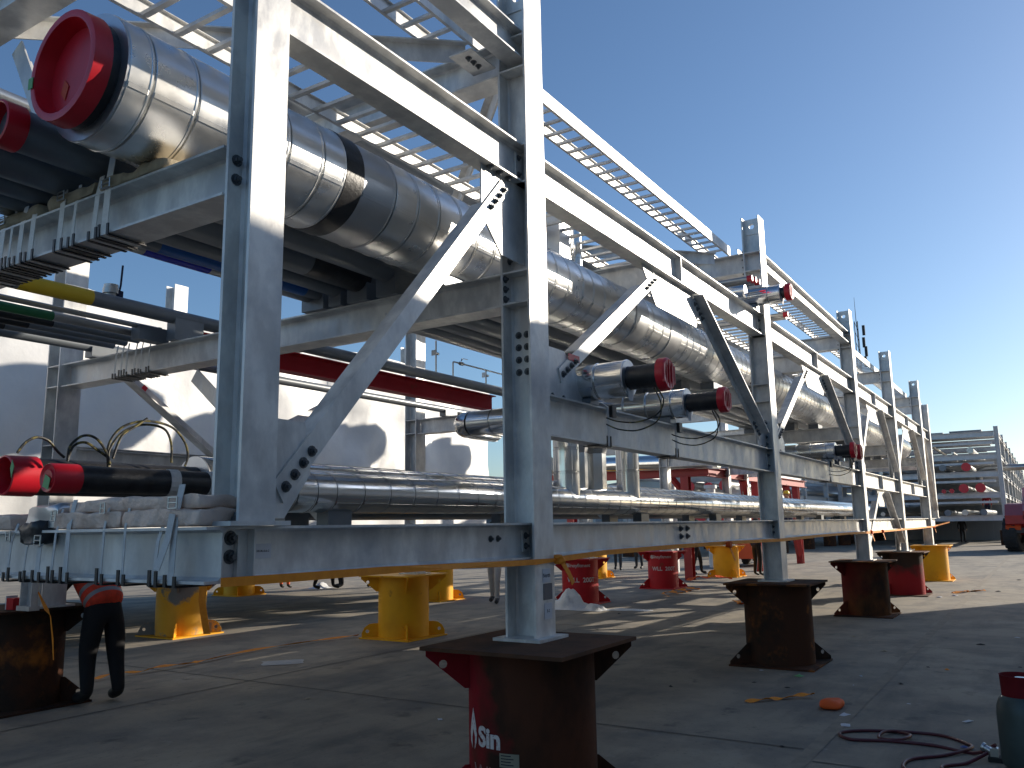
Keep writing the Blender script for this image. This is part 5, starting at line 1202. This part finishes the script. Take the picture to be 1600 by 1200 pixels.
for dy in (-.1, -.9): MB().box(fx + 2.3, fx + 2.42, fy + dy - .05, fy + dy + .05, .1, 2.3).build('mast', M['blackplastic'], Fk); MB().box(fx + 2.43, fx + 3.5, fy + dy - .05, fy + dy + .05, .08, .12).build('fork', M['blackplastic'], Fk)
MB().box(fx + .3, fx + .8, fy - .8, fy - .2, .8, 1.25).build('seat', M['blackplastic'], Fk)
# red trestle with a clad pipe behind the third bay
rt = thing('red_trestle', 'red painted steel trestle far behind the third bay', 'trestle', (24, 8, 0))
RP = mat('bright_red_steel', (.36, .02, .02), .5, 0, (.28, .016, .018), 2)
zt = 3.14
MB().ibeam((24, 11.2, zt), (24, 3.2 + 2.4, zt), .26, .2, .012, .016).build('cross_beam', RP, rt)
MB().ibeam((24, 5.7, zt), (36, 5.7, zt), .26, .2, .012, .016).build('long_beam', RP, rt)
for x, y in ((24, 6.32), (24, 10.2), (29.0, 5.7), (34.5, 5.7)): MB().ibeam((x, y, 0), (x, y, zt - .13), .26, .24, .012, .016, (1, 0, 0)).build('post', RP, rt)
def bar(p0, p1, s_, m, parent, name): return MB().cyl(p0, p1, s_, s_, 4).build(name, m, parent)
bar((24, 6.75, 3.0), (24, 6.4, 2.55), .10, RP, rt, 'knee_brace'); bar((29.0, 5.7, .2), (27.6, 5.7, 3.0), .14, RP, rt, 'raker'); bar((34.5, 5.7, .2), (33, 5.7, 3.0), .14, RP, rt, 'raker')
bar((25.5, 7.6, 1.4), (24.6, 6.6, 2.9), .09, M['galv_far'], rt, 'strut')
t = thing('insulated_pipe', 'silver clad pipe lying on the red trestle behind the third bay', 'pipe', (23.7, 6, 3.3)); MB().cyl((23.8, 11, 3.52), (23.8, 5.2, 3.42), .24, .24, 28).build('cladding_sheet', M['clad'], t, True)
for x, y, lb in ((27.5, 8.2, 'grey vertical pipe post beyond the red trestle'), (31, 8.0, 'far grey pipe post near the red rakers')):
    o = MB().lathe([(.18, 0), (.18, 2.9), (.24, 2.92), (.24, 3.05), (.001, 3.06)], (x, y, 0), (0, 0, 1), 20).build('pipe_post', M['galv_far'], None, True); tag(o, lb, 'post')

# far pipe rack modules in line with this one
def far_module(label, x0, y0, L, wid, levels, zt, n, zb=1.3, seed=1, group='pipe rack modules in the distance', detail=True):
    rnd = random.Random(seed); t = thing('pipe_rack_module', label, 'pipe rack', (x0, y0, 0), group); Gf = M['galv_far']
    for i in range(n + 1):
        x = x0 + L * i / n
        for y in (y0, y0 + wid): MB().ibeam((x, y, .9), (x, y, zt + .35), .26, .26, .02, .03, (0, 1, 0)).build('column', Gf, t)
        for z in levels: MB().ibeam((x, y0 + .14, z), (x, y0 + wid - .14, z), .34, .2, .02, .03).build('beam', Gf, t)
        for y in (y0, y0 + wid): MB().cyl((x, y, 0), (x, y, .9), .4, .4, 16).build('stand_drum', M['rust'], t, True)
    for z in levels[1:]:
        for k in range(n): MB().box(x0 + L * k / n + .6, x0 + L * (k + 1) / n - .5, y0 + .3 + (k % 3) * .6, y0 + wid - .4 - (k % 2) * 1.1, z + .175, z + .21).build('deck_plate', Gf, t)
    for y in (y0, y0 + wid):
        for z in levels: MB().ibeam((x0 + .14, y, z), (x0 + L - .14, y, z), .30, .15, .02, .03).build('beam', Gf, t)
    return t
fm = far_module('tall distant pipe rack module with capped pipes, beyond the end of the rack', 60, -.50, 60, 9.5, (1.65, 3.05, 4.35, 5.45, 6.85), 6.95, 9)
def far_pipe(label, x0, y, z, r, m='steelpipe', cap=True, L=58):
    t = thing('pipe', label, 'pipe', (x0, y, z - r), 'pipes on the distant module'); MB().cyl((x0, y, z), (x0 + L, y, z), r, r, 16).build('pipe', M[m], t, True)
    if cap: MB().cyl((x0 - .12, y, z), (x0 + .05, y, z), r * 1.08, r * 1.08, 16).build('end_cap', M['red'], t, True)
for i, (y, z, r, m, c) in enumerate(((.65, 3.50, .27, 'clad', True), (1.55, 3.48, .26, 'clad', True), (2.2, 3.34, .13, 'pipe', True), (2.7, 3.34, .12, 'steelpipe', True), (1.3, 4.80, .25, 'steelpipe', True), (2.6, 4.80, .2, 'pipe', False), (3.8, 4.7, .15, 'steelpipe', True), (.6, 2.0, .2, 'pipe', False), (1.6, 2.0, .18, 'steelpipe', False), (2.6, 2.0, .2, 'pipe', False), (3.9, 2.0, .18, 'steelpipe', False), (5.0, 5.8, .15, 'pipe', False), (1.0, 5.85, .2, 'steelpipe', False))):
    far_pipe('pipe number counted along the distant rack, %s' % ['lowest big red capped, right', 'second big red capped', 'small red capped third', 'small red capped fourth', 'red capped on the middle deck', 'uncapped clad on the middle deck', 'left red capped on the middle deck', 'bottom clad, right', 'bottom clad, second', 'bottom bare third', 'bottom clad fourth', 'upper deck left', 'upper deck right'][i], 59.6 - (i % 3) * .3, y, z, r, m, c)
pts = [(62, -.4, 4.6), (61.5, -.5, 4.9), (61.2, -.9, 5.0), (61.2, -2.1, 5.0)]
t = thing('pipe', 'grey elbow pipe reaching out to the right of the distant rack', 'pipe', (61, -1, 4)); MB().tube([(62, .8, 3.8), (61.6, .8, 4.3), (61.3, .7, 4.62), (61.2, .3, 4.75), (61.2, -2.2, 4.75)], .2, 14).build('pipe', M['steelpipe'], t, True); MB().cyl((61.2, -2.2, 4.75), (61.2, -2.35, 4.75), .3, .3, 14).build('flange', M['pipe'], t, True)
# roof sheets over the distant rack
for i in range(4):
    o = MB().box(60 + i * .4, 66 + i * .4, .3 + i * 2.2, 2.1 + i * 2.2, 7.06, 7.14).build('roof_sheet', M['roofg']); tag(o, ['grey roof sheet on the distant rack, rightmost', 'grey roof sheet on the distant rack, second from right', 'grey roof sheet on the distant rack, third from right', 'grey roof sheet on the distant rack, leftmost'][i], 'roof sheet', 'roof sheets on the distant rack')
far_module('low pipe rack module across the yard behind the third bay', 40, 9.5, 36, 6, (1.55, 3.0, 4.1), 4.0, 6, seed=2)
for i, (y, z, r) in enumerate(((10.2, 3.4, .25), (11.0, 3.35, .2), (12.0, 3.4, .25), (10.5, 1.95, .22), (11.5, 1.95, .25), (13.0, 1.95, .2))): far_pipe(['large pipe on the low rack, upper deck right', 'pipe on the low rack, upper deck middle', 'large pipe on the low rack, upper deck left', 'pipe on the low rack, lower deck right', 'large pipe on the low rack, lower deck middle', 'pipe on the low rack, lower deck left'][i], 39.5, y, z, r, 'clad' if i % 2 else 'steelpipe', True, 34)
# buildings on the horizon
def hangar(label, x, y, w, d, h, rise, m='wall', rm='roofg', rz=0):
    t = thing('hangar', label, 'building', (x, y, 0), 'buildings on the horizon')
    b = MB(); b.prism([(x, y - w / 2, 0), (x, y + w / 2, 0), (x, y + w / 2, h), (x, y, h + rise), (x, y - w / 2, h)], (d, 0, 0)); b.build('wall', M[m], t)
    for s in (-1, 1):
        r_ = MB(); r_.prism([(x - .4, y, h + rise + .05), (x - .4, y + s * (w / 2 + .5), h + .02), (x - .4, y + s * (w / 2 + .5), h + .22), (x - .4, y, h + rise + .3)], (d + .8, 0, 0)); r_.build('roof', M[rm], t)
    for i in range(3): MB().box(x - .12, x - .05, y - w / 2 + w * (.15 + .28 * i), y - w / 2 + w * (.29 + .28 * i), .02, h * .6).build('door', M['roofg'], t)
    return t
hangar('pale low hangar on the horizon behind the red trestle', 95, 36, 26, 30, 5.6, 1.5)
hangar('wide pale workshop on the horizon further left', 105, 72, 40, 30, 7, 2)
hangar('grey shed on the horizon at the far right', 150, 6, 36, 20, 6, 1.5, 'roofg')
hangar('long pale shed on the horizon behind the tarpaulin module', 70, 95, 60, 30, 6, 2)
# overhead pipe bridge at right edge
t = thing('pipe_bridge', 'grey overhead pipe bridge at the right edge beyond the telehandler', 'pipe bridge', (80, -8, 0))
MB().ibeam((82, -2, 5.0), (82, -22, 5.0), .8, .4, .05, .06).build('beam', M['galv_far'], t); MB().ibeam((82, -2, 3.4), (82, -22, 3.4), .5, .4, .05, .06).build('beam', M['galv_far'], t)
for y in (-2.2, -9, -16): MB().ibeam((82, y, 0), (82, y, 4.6), .35, .35, .03, .04, (1, 0, 0)).build('post', M['galv_far'], t)
# communication mast behind the fourth column
t = thing('radio_mast', 'slim radio mast with panel antennas behind the fourth column', 'mast', (122, 17.2, 0))
for dx, dy in ((-.5, -.4), (-.5, .4), (.4, 0)): MB().cyl((122 + dx, 17.2 + dy, 0), (122 + dx * .5, 17.2 + dy * .5, 29.0), .07, .06, 6).build('leg', M['clothdark'], t)
for k in range(20):
    z = k * 1.45; f = 1 - .5 * z / 29
    MB().cyl((122 - .5 * f, 17.2 - .4 * f, z), (122 - .5 * f, 17.2 + .4 * f, z + 1.45), .03, .03, 4).build('lattice_bar', M['clothdark'], t)
MB().cyl((122, 17.2, 29), (122, 17.2, 32.5), .05, .02, 6).build('spike', M['clothdark'], t)
for k, (z, dy) in enumerate(((27.6, -.9), (25.9, -.8), (24.6, -1.0), (23.2, -.8), (25.0, .8), (22.6, .7))): MB().box(121.7, 121.95, 17.2 + dy - .18, 17.2 + dy + .18, z - .7, z + .7).build('panel_antenna', M['clothdark'], t)

# containers and a second machine cluttering the far end of the yard
def container(label, x, y, L, m, rz=0):
    t = thing('shipping_container', label, 'container', (x, y, 0), 'containers at the far end', world=False)
    w, h = 2.44, 2.6; b = MB(); n = int(L / .28)
    for s in (-1, 1):
        for i in range(n):
            x0 = -L / 2 + i * .28; d = .03 if i % 2 else 0
            b.box(x0, x0 + .279, s * (w / 2 - .06 + d) - .02, s * (w / 2 - .06 + d) + .02, .15, h - .1)
    tag(b.build('side_wall', m, t), kind='stuff')
    MB().box(-L / 2, L / 2, -w / 2, w / 2, h - .099, h).build('roof', m, t); MB().box(-L / 2, L / 2, -w / 2, w / 2, .02, .149).build('floor_frame', m, t)
    for s in (-1, 1):
        MB().box(-L / 2 - .03, -L / 2 + .03, s * .61 - .58, s * .61 + .58, .2, h - .15).build('door', m, t)
        for q in (-.3, .3): MB().cyl((-L / 2 - .05, s * .61 + q, .2), (-L / 2 - .05, s * .61 + q, h - .15), .025, .025, 8).build('lock_bar', M['galv_far'], t)
    for sx in (-1, 1):
        for sy in (-1, 1): MB().box(sx * (L / 2 - .06) - .08, sx * (L / 2 - .06) + .08, sy * (w / 2 - .06) - .08, sy * (w / 2 - .06) + .08, .0, h + .01).build('corner_post', m, t)
    t.location = (x, y, 0); t.rotation_euler = (0, 0, rz); return t
container('dark grey container under the distant pipe rack', 74, 2.2, 6, M['roofg'], radians(80))
container('pale container left of the dark grey one in the distance', 76, 7.5, 6, M['wall'], radians(95))
container('grey container far beyond the low pipe rack', 84, 14, 12, M['roofg'], radians(88))
container('dull red container near the horizon behind the red trestle', 60, 16, 6, M['machine'], radians(70))

# small bore pipes, handrails and tray runs that fill the distant rack
for i, (z, y, r) in enumerate(((6.25, 3.2, .1), (5.75, 2.0, .08), (5.75, 3.6, .08), (5.75, 6.0, .1), (4.65, 5.2, .12), (4.65, 6.3, .12), (3.35, 4.2, .12), (3.35, 5.2, .14), (3.35, 6.4, .12), (2.0, 5.2, .14), (2.0, 6.4, .14))):
    far_pipe('slim bare pipe on the distant rack, %s' % ['top deck', 'upper deck right', 'upper deck middle', 'upper deck left', 'middle deck centre', 'middle deck far left', 'second deck centre', 'second deck left of centre', 'second deck far left', 'bottom deck left of centre', 'bottom deck far left'][i], 59.7, y, z, r, 'steelpipe', False)
for i, z in enumerate((2.55, 3.85, 4.95, 6.2)):
    t = thing('cable_tray', ['cross tray low on the distant rack', 'cross tray at second deck of the distant rack', 'cross tray at middle deck of the distant rack', 'cross tray near the top of the distant rack'][i], 'cable tray', (59.8, 4, z), 'cross trays on the distant rack')
    MB().box(59.72, 59.78, -.2, 8.8, z, z + .14).build('side_rail', M['galv_far'], t); MB().box(60.1, 60.16, -.2, 8.8, z, z + .14).build('side_rail', M['galv_far'], t); MB().box(59.781, 60.099, -.2, 8.8, z, z + .02).build('tray_floor', M['galv_far'], t)
